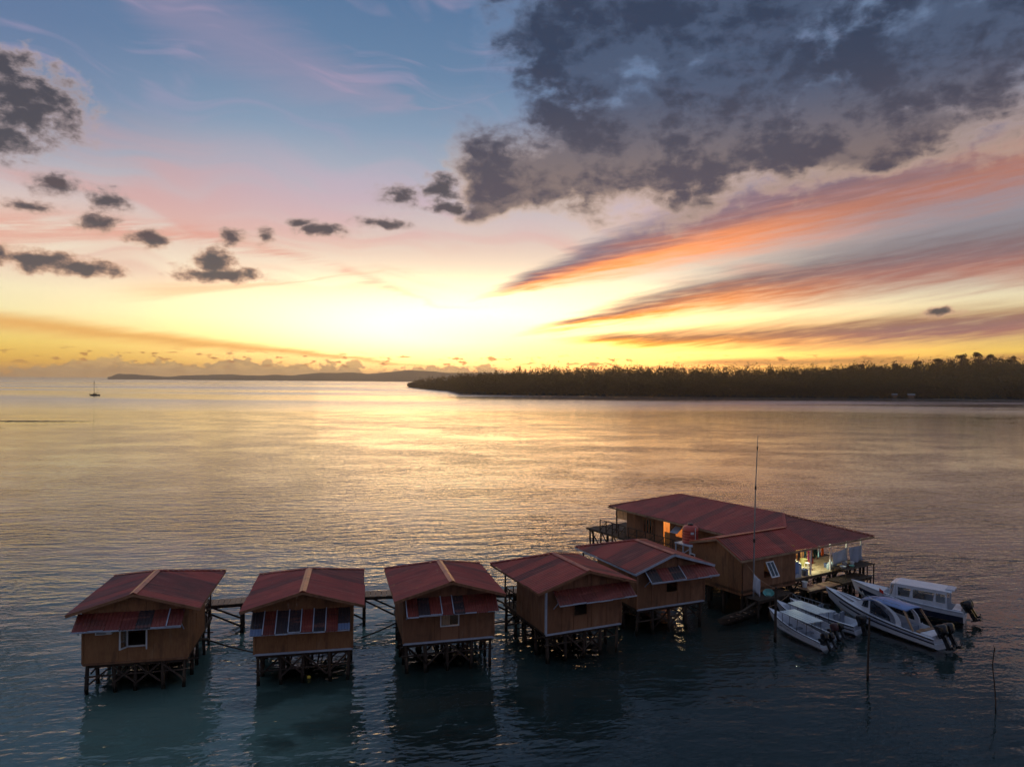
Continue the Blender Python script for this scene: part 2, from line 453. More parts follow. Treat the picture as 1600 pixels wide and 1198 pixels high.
def m_wood(c0, c1, scale=1.0, rough=0.8):
    def f():
        o = objc(); r = rnd()
        n = noise(vmath('MULTIPLY', o, (5 * scale, 5 * scale, 1.2 * scale)), 1.0, 5.0, 0.6)
        n2 = noise(vmath('MULTIPLY', o, (0.8, 0.8, 0.8)), 1.0, 3.0, 0.6)
        c = mixc(sstep(n * 0.75 + r * 0.25, 0.3, 0.7), lin(c0), lin(c1))
        n3 = noise(vmath('MULTIPLY', o, (2.6, 2.6, 0.45)), 1.0, 4.0, 0.65)
        c = mixc(sstep(n2, 0.48, 0.72) * 0.40, c, lin((62, 46, 36)))
        c = mixc(sstep(n3, 0.52, 0.70) * 0.45, c, lin((70, 54, 44)))
        c = mixc(sstep(n3, 0.42, 0.28) * 0.25, c, lin((178, 150, 122)))
        return principled(c, rough, 0.0, bump(n, 0.3, 0.006), 0.25)
    return f
def m_plain(c, rough=0.5, metal=0.0, var=0.12, spec=0.5):
    def f():
        o = objc(); n = noise(vmath('MULTIPLY', o, (3, 3, 3)), 1.0, 4.0, 0.6)
        d = tuple(max(0.0, x * (1 - 2.2 * var)) for x in lin(c)[:3]) + (1.0,)
        return principled(mixc(sstep(n, 0.35, 0.75), lin(c), d), rough, metal, None, spec)
    return f
def m_cloth(c):
    def f():
        o = objc(); n = noise(vmath('MULTIPLY', o, (9, 9, 3)), 1.0, 3.0, 0.5)
        return principled(mixc(n, lin(c), tuple(x * 0.7 for x in lin(c)[:3]) + (1,)), 0.85, 0.0, bump(n, 0.5, 0.03), 0.1)
    return f
def m_glass(c, rough=0.05):
    def f():
        return principled(lin(c), rough, 0.0, None, 0.8)
    return f
def m_pane():
    g = node('ShaderNodeBsdfGlossy'); g.inputs['Roughness'].default_value = 0.02
    t = node('ShaderNodeBsdfTransparent'); t.inputs['Color'].default_value = (0.86, 0.9, 0.9, 1)
    fr = node('ShaderNodeFresnel'); fr.inputs['IOR'].default_value = 1.45
    m = node('ShaderNodeMixShader'); put(m.inputs[0], V(fr.outputs[0]))
    V.T.links.new(t.outputs[0], m.inputs[1]); V.T.links.new(g.outputs[0], m.inputs[2])
    return V(m.outputs[0])
def m_clear():
    g = node('ShaderNodeBsdfPrincipled'); g.inputs['Base Color'].default_value = lin((120, 140, 176)); g.inputs['Roughness'].default_value = 0.25  # sky's reflection on the clear plastic is put into the blue base colour
    t = node('ShaderNodeBsdfTranslucent'); t.inputs['Color'].default_value = lin((150, 168, 196))
    m = node('ShaderNodeMixShader'); m.inputs[0].default_value = 0.3
    V.T.links.new(g.outputs[0], m.inputs[1]); V.T.links.new(t.outputs[0], m.inputs[2])
    return V(m.outputs[0])
RED = mat('red_roof_sheet', m_sheet((150, 52, 38), (170, 68, 50), 0.38))
REDOLD = mat('weathered_red_sheet', m_sheet((116, 46, 36), (138, 58, 44), 0.6))
AWNR = mat('faded_awning_sheet', m_sheet((104, 42, 36), (128, 56, 46), 0.6))
DARKSH = mat('dark_sheet', m_sheet((40, 38, 42), (56, 50, 54), 0.2))
CLEAR = mat('sky_tinted_plastic_sheet', m_clear)
RIDGE = mat('ridge_cap_orange', m_sheet((184, 98, 68), (200, 114, 80), 0.45, 0.4))
PLY = mat('brown_plywood', m_wood((126, 88, 64), (148, 106, 78)))
PLYW = mat('woven_wall_panel', m_wood((134, 92, 62), (156, 110, 74), 3.0))
POST = mat('dark_wet_timber', m_wood((52, 44, 38), (74, 62, 52)))
PLANK = mat('weathered_plank', m_wood((142, 112, 88), (172, 140, 112)))
TRIM = mat('pale_trim', m_plain((176, 184, 198), 0.45))
WHITE = mat('white_paint', m_plain((214, 216, 218), 0.4, 0.0, 0.06))
METAL = mat('galvanised_metal', m_plain((150, 152, 156), 0.35, 0.7))
BLACK = mat('black_plastic', m_plain((26, 27, 30), 0.35))
GLASSD = mat('dark_window_glass', m_glass((22, 28, 36)))
PANE = mat('window_pane', m_pane)
INNER = mat('interior_plywood', m_wood((206, 150, 92), (222, 170, 108)))

def jit(a): return random.uniform(-a, a)

# ------------------------------------------------------------------ corrugated sheeting over a sloping plane
def sheet_plane(parent, poly, m, width=0.82, name='roof_sheet', lift=0.0, pitch=8, amp=0.016):
    """poly: coplanar 3-D points, lowest edge horizontal; one object per sheet, corrugated down the slope"""
    poly = [Vector(p) for p in poly]
    nrm = (poly[1] - poly[0]).cross(poly[2] - poly[0]).normalized()
    if nrm.z < 0: nrm = -nrm
    s = Vector((0, 0, 1)).cross(nrm).normalized()
    t = nrm.cross(s)
    o = poly[0]
    q = [((p - o).dot(s), (p - o).dot(t)) for p in poly]
    s0 = min(a for a, b in q); s1 = max(a for a, b in q)
    def span(x):
        ts = []
        for i in range(len(q)):
            (a, b), (c, d) = q[i], q[(i + 1) % len(q)]
            if abs(c - a) < 1e-9: continue
            if min(a, c) - 1e-6 <= x <= max(a, c) + 1e-6:
                ts.append(b + (d - b) * (x - a) / (c - a))
        return (min(ts), max(ts)) if ts else None
    n = max(1, round((s1 - s0) / width)); w = (s1 - s0) / n
    out = []
    for k in range(n):
        xs = [s0 + w * k + w * i / pitch for i in range(pitch + (2 if k < n - 1 else 1))]      # laps over its neighbour
        for (a, b) in q:                                    # keep the corners of the outline
            if xs[0] + 0.02 < a < xs[-1] - 0.02: xs.append(a)
        xs = sorted(xs)
        vs = []; fs = []; prev = None
        ex = jit(0.025)
        for i, x in enumerate(xs):
            x_ = min(max(x, s0 + 1e-4), s1 - 1e-4)
            sp = span(x_)
            if sp is None: prev = None; continue
            h = lift - amp * math.cos(math.pi * (x - xs[0]) / (w / pitch)) + (0.003 if k % 2 else 0)
            for tt in (sp[0] + (ex if sp[1] - sp[0] > 0.4 else 0), sp[1]):
                vs.append(o + s * x_ + t * tt + nrm * h)
            j = len(vs) - 2
            if prev is not None: fs.append((prev, j, j + 1, prev + 1))
            prev = j
        mm = m(k, n) if callable(m) else m
        if fs: out.append(meshobj(name, vs, fs, mm, parent))
    return out

def wall_panels(parent, p0, p1, zb, topf, m, openings=(), step=1.1, th=0.05, name='wall_panel', gap=0.014):
    """upright boards from p0 to p1 (plan), bottom zb, top height topf(distance); openings (d0, d1, z0, z1)"""
    p0 = Vector((p0[0], p0[1], 0)); p1 = Vector((p1[0], p1[1], 0)); L = (p1 - p0).length
    d = (p1 - p0) / L; nr = Vector((d.y, -d.x, 0)) * th
    n = max(1, round(L / step)); cuts = [L * i / n for i in range(n + 1)]
    for (a, b, _, _) in openings: cuts = [c for c in cuts if not (a - 0.25 < c < b + 0.25)] + [a, b]
    cuts = sorted(set([0.0, L] + cuts))
    for a, b in zip(cuts[:-1], cuts[1:]):
        if b - a < 0.03: continue
        op = [o for o in openings if o[0] <= (a + b) / 2 <= o[1]]
        spans = [(zb, None)] if not op else [(zb, op[0][2]), (op[0][3], None)]
        for (z0, z1) in spans:
            a_, b_ = a + gap / 2, b - gap / 2
            xs = [a_, b_]
            mid = getattr(topf, 'mid', None)
            if mid is not None and a_ < mid < b_ and z1 is None: xs = [a_, mid, b_]
            top = [(x, topf(x) if z1 is None else z1) for x in xs]
            if top[0][1] - z0 < 0.03 and top[-1][1] - z0 < 0.03: continue
            pts = [p0 + d * a_ + Vector((0, 0, z0)), p0 + d * b_ + Vector((0, 0, z0))] + [p0 + d * x + Vector((0, 0, z)) for x, z in reversed(top)]
            MB().prism(pts, nr).build(name, m, parent)

def stilt(parent, x, y, ztop, zbot=-0.9, r=0.075, lean=0.10, name='stilt'):
    return MB().tube((x + jit(lean), y + jit(lean), zbot), (x, y, ztop), r * 1.15, r * 0.9, 7).build(name, POST, parent)

def frame_rect(mb, p, ux, uz, w, h, t, d):
    """rectangular frame in the plane ux, uz at corner p; bar thickness t, depth d"""
    p = Vector(p); ux = Vector(ux); uz = Vector(uz); nn = ux.cross(uz)
    up = nn
    mb.bar(p + uz * (t / 2), p + ux * w + uz * (t / 2), d, t, uz)
    mb.bar(p + uz * (h - t / 2), p + ux * w + uz * (h - t / 2), d, t, uz)
    mb.bar(p + ux * (t / 2) + uz * t, p + ux * (t / 2) + uz * (h - t), t, d, up)
    mb.bar(p + ux * (w - t / 2) + uz * t, p + ux * (w - t / 2) + uz * (h - t), t, d, up)
    return mb

def window_leaf(parent, hinge, ux, w, h, z, m=None, name='window_leaf'):
    """an opened casement or top-hung leaf: frame with a pane"""
    fr = frame_rect(MB(), (hinge[0], hinge[1], z), ux, (0, 0, 1), w, h, 0.06, 0.05).build(name, m or WHITE, parent)
    u = Vector(ux)
    a = Vector((hinge[0], hinge[1], z)) + u * 0.055 + Vector((0, 0, 0.055)); b = a + u * (w - 0.11)
    MB().prism([a, b, b + Vector((0, 0, h - 0.11)), a + Vector((0, 0, h - 0.11))], Vector((u.y, -u.x, 0)) * 0.012).build('pane', PANE, fr)
    return fr

# ------------------------------------------------------------------ the stilt huts
HUTS = [
    # x, y, yaw, width, depth, floor z, ridge z, eave z, front overhang, roof length, left/right overhang, ridge length, awning x0, x1, wall material, awning sheets
    dict(x=-19.083, y=31.781, yaw=-0.213, W=4.314, D=3.55, zf=1.20, zr=4.352, ze=3.543, of=0.53, le=6.5, ol=0.586, orr=0.646, lr=3.92, aw=(-0.24, 4.23, 0.85, 2.85),
         pat='rrrrdrr', label='red-roofed stilt hut at the left end of the row, white window leaves swung open'),
    dict(x=-11.787, y=32.796, yaw=-0.207, W=4.36, D=4.0, zf=1.30, zr=4.335, ze=3.565, of=1.0, le=6.27, ol=0.542, orr=0.588, lr=4.03, aw=(-0.12, 4.29, 0.98, 2.46),
         pat='DrddrdrD', label='stilt hut with a striped awning of alternating dark and red sheets'),
    dict(x=-5.126, y=34.248, yaw=-0.257, W=4.404, D=4.0, zf=1.30, zr=4.336, ze=3.56, of=0.79, le=6.06, ol=0.547, orr=0.467, lr=4.02, aw=(0.05, 4.51, 0.87, 2.80),
         pat='rdrrdrrr', label='middle stilt hut of the five, pale curtain in its small front window'),
    dict(x=1.801, y=35.625, yaw=-0.424, W=4.354, D=3.45, zf=1.30, zr=4.382, ze=3.549, of=0.57, le=6.24, ol=0.719, orr=0.70, lr=3.94, aw=(0.33, 4.85, 0.84, 2.87),
         pat='rrrrrr', label='turned stilt hut with an all-red awning edged in white and battened brown walls'),
    dict(x=7.075, y=39.625, yaw=-0.415, W=4.564, D=4.3, zf=1.30, zr=4.237, ze=3.367, of=0.363, le=6.95, ol=0.348, orr=0.575, lr=3.87, aw=(0.4, 5.09, 0.84, 2.86),
         pat='drdrRr', label='stilt hut with pale roof edging, half hidden behind its neighbour, nearest the big building'),
]
def build_hut(i, h):
    root = thing('stilt_hut', (h['x'], h['y'], 0), -h['yaw'], h['label'], 'hut', 'red-roofed huts standing on stilts in a row')
    W, Dp, zf, zr, ze = h['W'], h['D'], h['zf'], h['zr'], h['ze']
    XL, XR, XM = -h['ol'], W + h['orr'], W / 2
    y0, y1, yr = -h['of'], -h['of'] + h['le'], -h['of'] + h['lr']
    yp = y1 - 0.35                                   # outer edge of the rear porch
    # roof
    rf = MB()
    for a, b in (((XL, y0, ze), (XM, y0, zr)), ((XR, y0, ze), (XM, y0, zr))):
        rf.bar(Vector(a) + Vector((0, 0.03, -0.07)), Vector(b) + Vector((0, 0.03, -0.07)), 0.04, 0.13)
    rf.bar((XL + 0.03, y0 + 0.06, ze - 0.08), (XL + 0.03, y1, ze - 0.08), 0.04, 0.09)
    rf.bar((XR - 0.03, y0 + 0.06, ze - 0.08), (XR - 0.03, y1, ze - 0.08), 0.04, 0.09)
    rf.bar((XL + 0.06, y1 - 0.03, ze - 0.08), (XR - 0.06, y1 - 0.03, ze - 0.08), 0.04, 0.09)
    rf.bar((XM, y0 + 0.06, zr - 0.13), (XM, yr, zr - 0.13), 0.06, 0.12)
    roof = rf.build('roof', TRIM if i == 4 else PLY, root)
    def pick(k, n):
        return REDOLD if random.random() < (0.45, 0.3, 0.35, 0.3, 0.45)[i] else RED
    sheet_plane(roof, [(XL, y0, ze), (XL, y1, ze), (XM, yr, zr), (XM, y0, zr)], pick)
    sheet_plane(roof, [(XR, y0, ze), (XR, y1, ze), (XM, yr, zr), (XM, y0, zr)], pick)
    sheet_plane(roof, [(XL, y1, ze), (XR, y1, ze), (XM, yr, zr)], RED)
    for (a, b, wd) in (((XM, y0 - 0.03, zr), (XM, yr, zr), 0.155), ((XM, yr, zr), (XL, y1, ze), 0.12), ((XM, yr, zr), (XR, y1, ze), 0.12)):
        a = Vector(a); b = Vector(b); d = (b - a).normalized(); sd = Vector((d.y, -d.x, 0)).normalized()
        dz = 0.27 if wd > 0.15 else 0.12
        up = Vector((0, 0, 0.04))
        MB().add([a - sd * wd - Vector((0, 0, wd * dz)) + up, b - sd * wd - Vector((0, 0, wd * dz)) + up, a + up * 1.6, b + up * 1.6,
                  a + sd * wd - Vector((0, 0, wd * dz)) + up, b + sd * wd - Vector((0, 0, wd * dz)) + up],
                 [(0, 1, 3, 2), (2, 3, 5, 4)]).build('ridge_cap', RIDGE if wd > 0.15 else RED, roof)
    # floor and walls
    fl = MB().box((-0.02, -0.02, zf - 0.14), (W + 0.02, yp, zf + 0.03))
    for k in range(5):
        y = 0.2 + (yp - 0.4) * k / 4
        fl.box((0.02, y - 0.05, zf - 0.30), (W - 0.02, y + 0.05, zf - 0.141))
    fl.build('floor', POST, root)
    MB().box((-0.045, -0.075, zf - 0.10), (W + 0.045, -0.021, zf - 0.01)).build('floor_edge_trim', TRIM if i in (1, 2, 3, 4) else PLY, root)
    def top(x):
        return (ze + (zr - ze) * (x - XL) / (XM - XL) if x < XM else ze + (zr - ze) * (XR - x) / (XR - XM)) - 0.10
    top.mid = XM
    wm = PLYW if i in (0, 1) else PLY
    WIN = [(1.80, 2.58, 1.85, 2.85), (1.85, 2.75, 2.15, 2.75), (1.78, 2.66, 1.98, 2.72), (1.55, 2.35, 2.0, 2.75), (1.9, 2.7, 2.0, 2.75)][i]
    wall_panels(root, (0, 0), (W, 0), zf - 0.005, top, wm, [WIN], step=(1.44, 1.45, 1.47, 0.87, 0.91)[i], gap=0.010 if i < 3 else 0.026)
    zl, zrr = top(0) , top(W)
    sl = [(0.0, 0.0, 0, 0)][1:]
    side_r = [(1.45, 1.60, 1.9, 3.2)] if i == 0 else []
    side_l = [(0.62, 0.70, 1.7, 3.1)] if i == 2 else []
    wall_panels(root, (0.0, Dp), (0.0, 0.055), zf - 0.005, lambda x: zl, wm, side_l, step=0.88 if i >= 3 else 1.2, gap=0.010 if i < 3 else 0.03)
    wall_panels(root, (W, 0.055), (W, Dp), zf - 0.005, lambda x: zrr, wm, side_r, step=0.88 if i >= 3 else 1.2, gap=0.010 if i < 3 else 0.03)
    wall_panels(root, (W - 0.055, Dp), (0.055, Dp), zf + 0.03, lambda x: zl, wm, [(0.9, 1.75, zf + 0.05, zf + 2.0), (2.6, 3.4, 2.0, 2.9)], step=1.2)
    # corner posts of the wall
    for (x, y) in ((-0.03, -0.03), (W + 0.03, -0.03)):
        MB().box((x - 0.045, y - 0.06, zf - 0.02), (x + 0.045, y + 0.05, top(0) - 0.06)).build('corner_board', TRIM if i == 3 and x < 0 else wm, root)
    if side_r:
        lv = MB()
        for k in range(9): lv.box((W - 0.04, 1.52, 1.95 + k * 0.14), (W + 0.045, 1.66, 2.0 + k * 0.14))
        lv.build('louvre', wm, root)
    # awning over the front
    ax0, ax1, ap, az_ = h['aw']
    pat = h['pat']; n = len(pat); w = (ax1 - ax0) / n
    zt = 3.42 if i != 1 else 3.22
    aw = MB()
    aw.bar((ax0 + 0.02, -ap + 0.05, az_ - 0.03), (ax1 - 0.02, -ap + 0.05, az_ - 0.03), 0.04, 0.04)
    for x in (ax0 + 0.05, ax1 - 0.05):
        aw.bar((x, -0.10, zt - 0.04), (x, -ap + 0.04, az_ - 0.04), 0.04, 0.05)
        aw.bar((x, -0.09, az_ - 0.35), (x, -ap + 0.25, az_ + 0.07), 0.035, 0.035)
    awn = aw.build('awning', TRIM, root)
    for k, c in enumerate(pat):
        xa, xb = ax0 + w * k + 0.006, ax0 + w * (k + 1) - 0.006
        ex = jit(0.05)
        lo = Vector((0, -ap - ex, az_ - ex * 0.5)); hi = Vector((0, -0.07, zt))
        cut = 0.72 if c == 'D' else 1.0
        mm = {'r': AWNR, 'R': REDOLD, 'd': DARKSH, 'D': DARKSH}[c]
        lo2 = hi + (lo - hi) * cut
        sheet_plane(awn, [(xa, lo2.y, lo2.z), (xb, lo2.y, lo2.z), (xb, hi.y, hi.z), (xa, hi.y, hi.z)], mm, width=9, name='awning_sheet', lift=0.012 + 0.004 * (k % 3))
        if c == 'D':
            sheet_plane(awn, [(xa, lo.y, lo.z), (xb, lo.y, lo.z), (xb, lo2.y, lo2.z), (xa, lo2.y, lo2.z)], CLEAR, width=9, name='awning_sheet', lift=0.004)
        if (i, k) in ((0, 0), (0, 1), (0, 2), (0, 5), (0, 6), (1, 2), (1, 3), (1, 5), (2, 0), (2, 1), (2, 2), (2, 5), (3, 0), (3, 1), (3, 2), (3, 3), (3, 5), (4, 0), (4, 1), (4, 2), (4, 4), (4, 5)):
            MB().bar((xa, lo.y - 0.02, lo.z + 0.012), (xb, lo.y - 0.02, lo.z + 0.012), 0.03, 0.055).build('edge_trim', TRIM, awn)
        if (i, k) in ((1, 1), (1, 2), (1, 3), (1, 4), (1, 5), (1, 6), (2, 0), (2, 3), (2, 4), (0, 6), (4, 3), (4, 0)):
            MB().bar((xa, lo.y, lo.z + 0.05), (xa, hi.y, hi.z + 0.05), 0.045, 0.02).build('edge_trim', TRIM, awn)
    # window
    a, b, z0, z1 = WIN
    if i == 0:
        window_leaf(root, (a, -0.06), Vector((-0.55, -0.83, 0)), 0.42, 1.0, z0 - 0.04)
        window_leaf(root, (b, -0.06), Vector((0.30, -0.95, 0)), 0.42, 1.0, z0 - 0.04)
        ac = MB().box((0.55, -0.32, 2.52), (1.22, -0.06, 2.82)).build('air_conditioner', WHITE, root)
        g = MB()
        for k in range(5): g.box((0.60, -0.335, 2.56 + k * 0.045), (1.0, -0.319, 2.58 + k * 0.045))
        g.build('grille', BLACK, ac)
    wfr = frame_rect(MB(), (a - 0.03, -0.045, z0 - 0.03), (1, 0, 0), (0, 0, 1), b - a + 0.06, z1 - z0 + 0.06, 0.05, 0.09).build('window_frame', WHITE if i in (0, 2) else wm, root)
    if i == 2:
        cv = []; cf = []
        for k in range(11):
            x = a + 0.03 + (b - a - 0.06) * k / 10 * 0.55
            cv += [(x, 0.10 + 0.03 * math.sin(k * 1.9), z0), (x, 0.10 + 0.02 * math.sin(k * 1.9), z1)]
            if k: cf.append((2 * k - 2, 2 * k, 2 * k + 1, 2 * k - 1))
        meshobj('curtain', cv, cf, mat('cream_cloth', m_cloth((196, 170, 140))), wfr, True)
    # porch at the back
    pp = MB(); pz = zf + 0.03
    for x in (0.06, W * 0.5, W - 0.06):
        MB().tube((x, yp - 0.08, zf - 0.1), (x, yp - 0.08, ze - 0.02), 0.05, 0.045, 6).build('porch_post', POST, root)
    rl = MB()
    for (p, q) in (((0.06, Dp + 0.1), (0.06, yp - 0.15)), ((W - 0.06, Dp + 0.1), (W - 0.06, yp - 0.15)), ((0.12, yp - 0.08), (W * 0.34, yp - 0.08)), ((W * 0.66, yp - 0.08), (W - 0.12, yp - 0.08))):
        for z in (0.45, 0.9): rl.bar((p[0], p[1], pz + z), (q[0], q[1], pz + z), 0.05, 0.05)
        L = math.hypot(q[0] - p[0], q[1] - p[1]); m_ = max(2, int(L / 0.45))
        for k in range(m_ + 1):
            x = p[0] + (q[0] - p[0]) * k / m_; y = p[1] + (q[1] - p[1]) * k / m_
            rl.box((x - 0.025, y - 0.025, pz), (x + 0.025, y + 0.025, pz + 0.9))
        rl.bar((p[0], p[1], pz + 0.08), (q[0], q[1], pz + 0.86), 0.035, 0.035)
    rl.build('porch_railing', POST, root)
    # stilts
    nx, ny = (5, 5)
    for a_ in range(nx):
        for b_ in range(ny):
            stilt(root, 0.12 + (W - 0.24) * a_ / (nx - 1) + (jit(0.12) if 0 < a_ < nx - 1 else 0), 0.10 + (yp - 0.25) * b_ / (ny - 1) + (jit(0.15) if 0 < b_ < ny - 1 else 0), zf - 0.14, r=0.075 + 0.02 * random.random())
    for k in range(9):
        a_ = random.randrange(nx - 1); xA = 0.12 + (W - 0.24) * a_ / (nx - 1); xB = xA + (W - 0.24) / (nx - 1)
        y = (0.02, 0.02, 0.02, yp * 0.3, yp * 0.6, yp - 0.2)[k % 6]
        s_ = random.choice((-1, 1))
        MB().bar((xA if s_ > 0 else xB, y, zf - 0.2), (xB if s_ > 0 else xA, y, 0.15), 0.05, 0.08).build('brace', POST, root)
    for k in range(4):
        y = (0.06, yp * 0.33, yp * 0.66, yp - 0.2)[k]
        MB().tube((-0.05 + jit(0.1), y, 0.55 + jit(0.15)), (W + 0.05 + jit(0.1), y, 0.55 + jit(0.2)), 0.04, 0.035, 6).build('tie_pole', POST, root)
        x = 0.3 + (W - 0.6) * k / 3
        MB().tube((x, 0.0, 0.75 + jit(0.1)), (x, yp - 0.2, 0.7 + jit(0.2)), 0.04, 0.035, 6).build('tie_pole', POST, root)
    for k in range(4):
        x = (0.05, 0.05, W - 0.05, W - 0.05)[k]; y = (0.2, yp * 0.5)[k % 2]
        MB().bar((x, y, zf - 0.2), (x, y + yp * 0.4, 0.2), 0.05, 0.08).build('brace', POST, root)
    return root
huts = [build_hut(i, h) for i, h in enumerate(HUTS)]

# ------------------------------------------------------------------ boardwalk behind the huts, one run between each pair
def boardwalk(p, q, width, z, label, nm='boardwalk'):
    p = Vector((p[0], p[1], 0)); q = Vector((q[0], q[1], 0)); d = q - p; L = d.length
    root = thing(nm, p, math.atan2(d.y, d.x), label, 'boardwalk', 'wooden boardwalk behind the huts')
    b = MB()
    for y in (0.06, width - 0.06): b.box((0, y - 0.05, z - 0.20), (L, y + 0.05, z - 0.045))
    b.build('beam', POST, root)
    n = int(L / 0.30); w = L / n
    base = MB().box((0.012, 0, -0.02), (w - 0.012, width, 0.02)).build('plank', PLANK, root)
    base.location = (0, 0, z - 0.02)
    for k in range(1, n):
        o = base.copy(); COL.objects.link(o); o.parent = root
        o.location = (k * w, jit(0.04), z - 0.02 + jit(0.006)); o.rotation_euler = (0, 0, jit(0.015))
    m_ = max(1, round(L / 2.2))
    for k in range(m_ + 1):
        x = 0.15 + (L - 0.3) * k / m_
        for y in (0.08, width - 0.08): stilt(root, x, y, z - 0.2, r=0.09, lean=0.05)
        if k < m_:
            x2 = 0.15 + (L - 0.3) * (k + 1) / m_
            MB().bar((x, 0.05, z - 0.22), (x2, 0.05, 0.1), 0.06, 0.09).build('brace', POST, root)
            if k % 2 == 0: MB().bar((x, width - 0.05, z - 0.22), (x2, width - 0.05, 0.2), 0.06, 0.09).build('brace', POST, root)
    return root
boardwalk((-21.5, 38.0), (-12.8, 40.35), 1.1, 1.42, 'wooden boardwalk on stilts behind the two leftmost huts')
boardwalk((-12.7, 40.38), (-6.3, 41.45), 1.1, 1.42, 'wooden boardwalk behind the striped-awning hut and the middle hut')
boardwalk((-6.2, 41.5), (0.6, 41.8), 1.1, 1.42, 'wooden boardwalk section behind the middle hut')
boardwalk((0.7, 41.85), (8.4, 46.9), 1.1, 1.42, 'boardwalk section hidden behind the turned hut, leading to the big building')

# ------------------------------------------------------------------ the big building (local x along its gable side, local y along its length)
MROT = 0.55004
BX = Vector((math.cos(MROT), math.sin(MROT), 0)); AY = Vector((-math.sin(MROT), math.cos(MROT), 0))
B0, A0 = 34.5, 29.4
def mw(b, a, z=0.0):
    """building grid -> world"""
    p = BX * b + AY * a; return (p.x, p.y, z)
main = thing('main_building', mw(B0, A0), MROT, 'large L-shaped building with a broad maroon hip roof and lit porch', 'building')
def L(b, a, z=0.0): return (b - B0, a - A0, z)
ZF = 1.32
# roof outlines
FLc, FRc = L(37.8, 46.2, 3.6), L(48.0, 46.2, 3.6)
RF, RN = L(42.9, 43.1, 4.62), L(43.0, 33.0, 4.62)
NR = L(47.9, 29.2, 3.24); NM = L(41.6, 29.2, 3.24); NL = L(34.25, 29.2, 3.24)
WR0, WR1 = L(34.2, 31.1, 4.22), L(40.75, 31.1, 4.22)
VB = L(37.8, 33.62, 3.6); WF = L(34.2, 33.45, 3.58)
rb = MB()
for a, b in ((FLc, FRc), (NL, NR), (NR, FRc), (FLc, VB), (NL, WR0), (WR0, WF)):
    rb.bar(Vector(a) - Vector((0, 0, 0.09)), Vector(b) - Vector((0, 0, 0.09)), 0.05, 0.12)
mroof = rb.build('roof', PLANK, main)
def pick(k, n): return RED if (k * 7919) % 5 else REDOLD
def tri_sheets(poly, m=pick): sheet_plane(mroof, poly, m, width=0.86)
tri_sheets([FLc, VB, WR1, RN, RF])
tri_sheets([FRc, FLc, RF])
tri_sheets([NM, NR, RN, WR1], REDOLD)
tri_sheets([NL, NM, WR1, WR0])
tri_sheets([WF, VB, WR1, WR0])
tri_sheets([NR, FRc, RF, RN])
for a, b, m in ((RF, RN, RED), (WR0, WR1, RIDGE), (RN, NR, RED), (RN, WR1, RED), (RF, FLc, RED)):
    MB().bar(Vector(a) + Vector((0, 0, 0.045)), Vector(b) + Vector((0, 0, 0.045)), 0.20, 0.025).build('ridge_cap', m, mroof)
MB().bar(Vector(WR0) + Vector((-0.02, 0, 0.02)), Vector(WF) + Vector((-0.02, 0, 0.02)), 0.08, 0.06).build('barge_board', RIDGE, mroof)
MB().bar(Vector(WR0) + Vector((-0.02, 0, 0.02)), Vector(NL) + Vector((-0.02, 0, 0.02)), 0.05, 0.05).build('barge_board', RED, mroof)
# floor
fm = MB().box(L(34.45, 29.35, ZF - 0.16), L(47.4, 33.6, ZF))
fm.box(L(37.7, 33.61, ZF - 0.16), L(47.4, 49.0, ZF))
fm.build('floor', POST, main)
# walls
flat = lambda z: (lambda x: z)
def wingtop(x):
    a = 29.4 + x
    return (3.24 + (4.22 - 3.24) * (a - 29.2) / 1.9 if a < 31.1 else 4.22 - 0.64 * (a - 31.1) / 2.35) - 0.09
wingtop.mid = 1.7
def lp(b, a): return (b - B0, a - A0)
wall_panels(main, lp(34.5, 33.4), lp(34.5, 29.4), ZF - 0.30, (lambda: (lambda g: (setattr(g, 'mid', 4.0 - 1.7), g)[1])(lambda x: wingtop(4.0 - x)))(), PLYW, [(3.1, 3.1, 0, 0)][1:], step=1.0)
wall_panels(main, lp(34.56, 29.4), lp(39.5, 29.4), ZF - 0.30, flat(3.27), PLY, [(1.92, 2.62, 1.85, 2.78)], step=1.2, gap=0.008)
wall_panels(main, lp(39.5, 29.46), lp(39.5, 32.2), ZF, flat(3.5), INNER, step=1.2)
wall_panels(main, lp(39.5, 32.2), lp(45.2, 32.2), ZF, flat(3.75), INNER, [(0.95, 1.8, ZF, 3.2)], step=1.2)
wall_panels(main, lp(38.6, 44.7), lp(38.6, 33.7), ZF, flat(3.72), PLY, [(2.05, 3.30, 2.0, 3.18), (4.25, 4.95, ZF + 0.02, 3.3), (5.55, 6.35, 2.35, 3.05)], step=0.95, gap=0.02)
wall_panels(main, lp(46.9, 44.7), lp(38.66, 44.7), ZF, flat(3.70), PLY, [(1.0, 2.2, 1.5, 3.2), (4.0, 6.0, 1.6, 3.2)], step=1.2)
wall_panels(main, lp(46.9, 33.0), lp(46.9, 44.6), ZF, flat(3.60), PLY, [(5.0, 7.0, 1.6, 3.2)], step=1.2)
wall_panels(main, lp(38.7, 36.0), lp(46.8, 36.0), ZF, flat(3.7), INNER, step=1.4)
wall_panels(main, lp(41.3, 44.6), lp(41.3, 36.1), ZF, flat(3.8), INNER, step=1.2, gap=0.006)  # pale inner wall added so the window and doorway look bright
wall_panels(main, lp(41.24, 44.62), lp(38.72, 44.62), ZF + 0.03, flat(3.6), INNER, step=1.2, gap=0.006)  # pale lining added to brighten the view through the long window
MB().box(L(38.66, 36.05, ZF + 0.004), L(41.25, 44.65, ZF + 0.02)).build('room_floor', INNER, main)
for k in range(13):
    y = 29.37 + 0.215 * k
    MB().box(L(39.56, y + 0.008, ZF + 0.004), L(46.9, y + 0.207, ZF + 0.026 + 0.004 * (k % 2))).build('floor_plank', mat('pale_plank', m_wood((176, 162, 128), (200, 186, 150))), main)
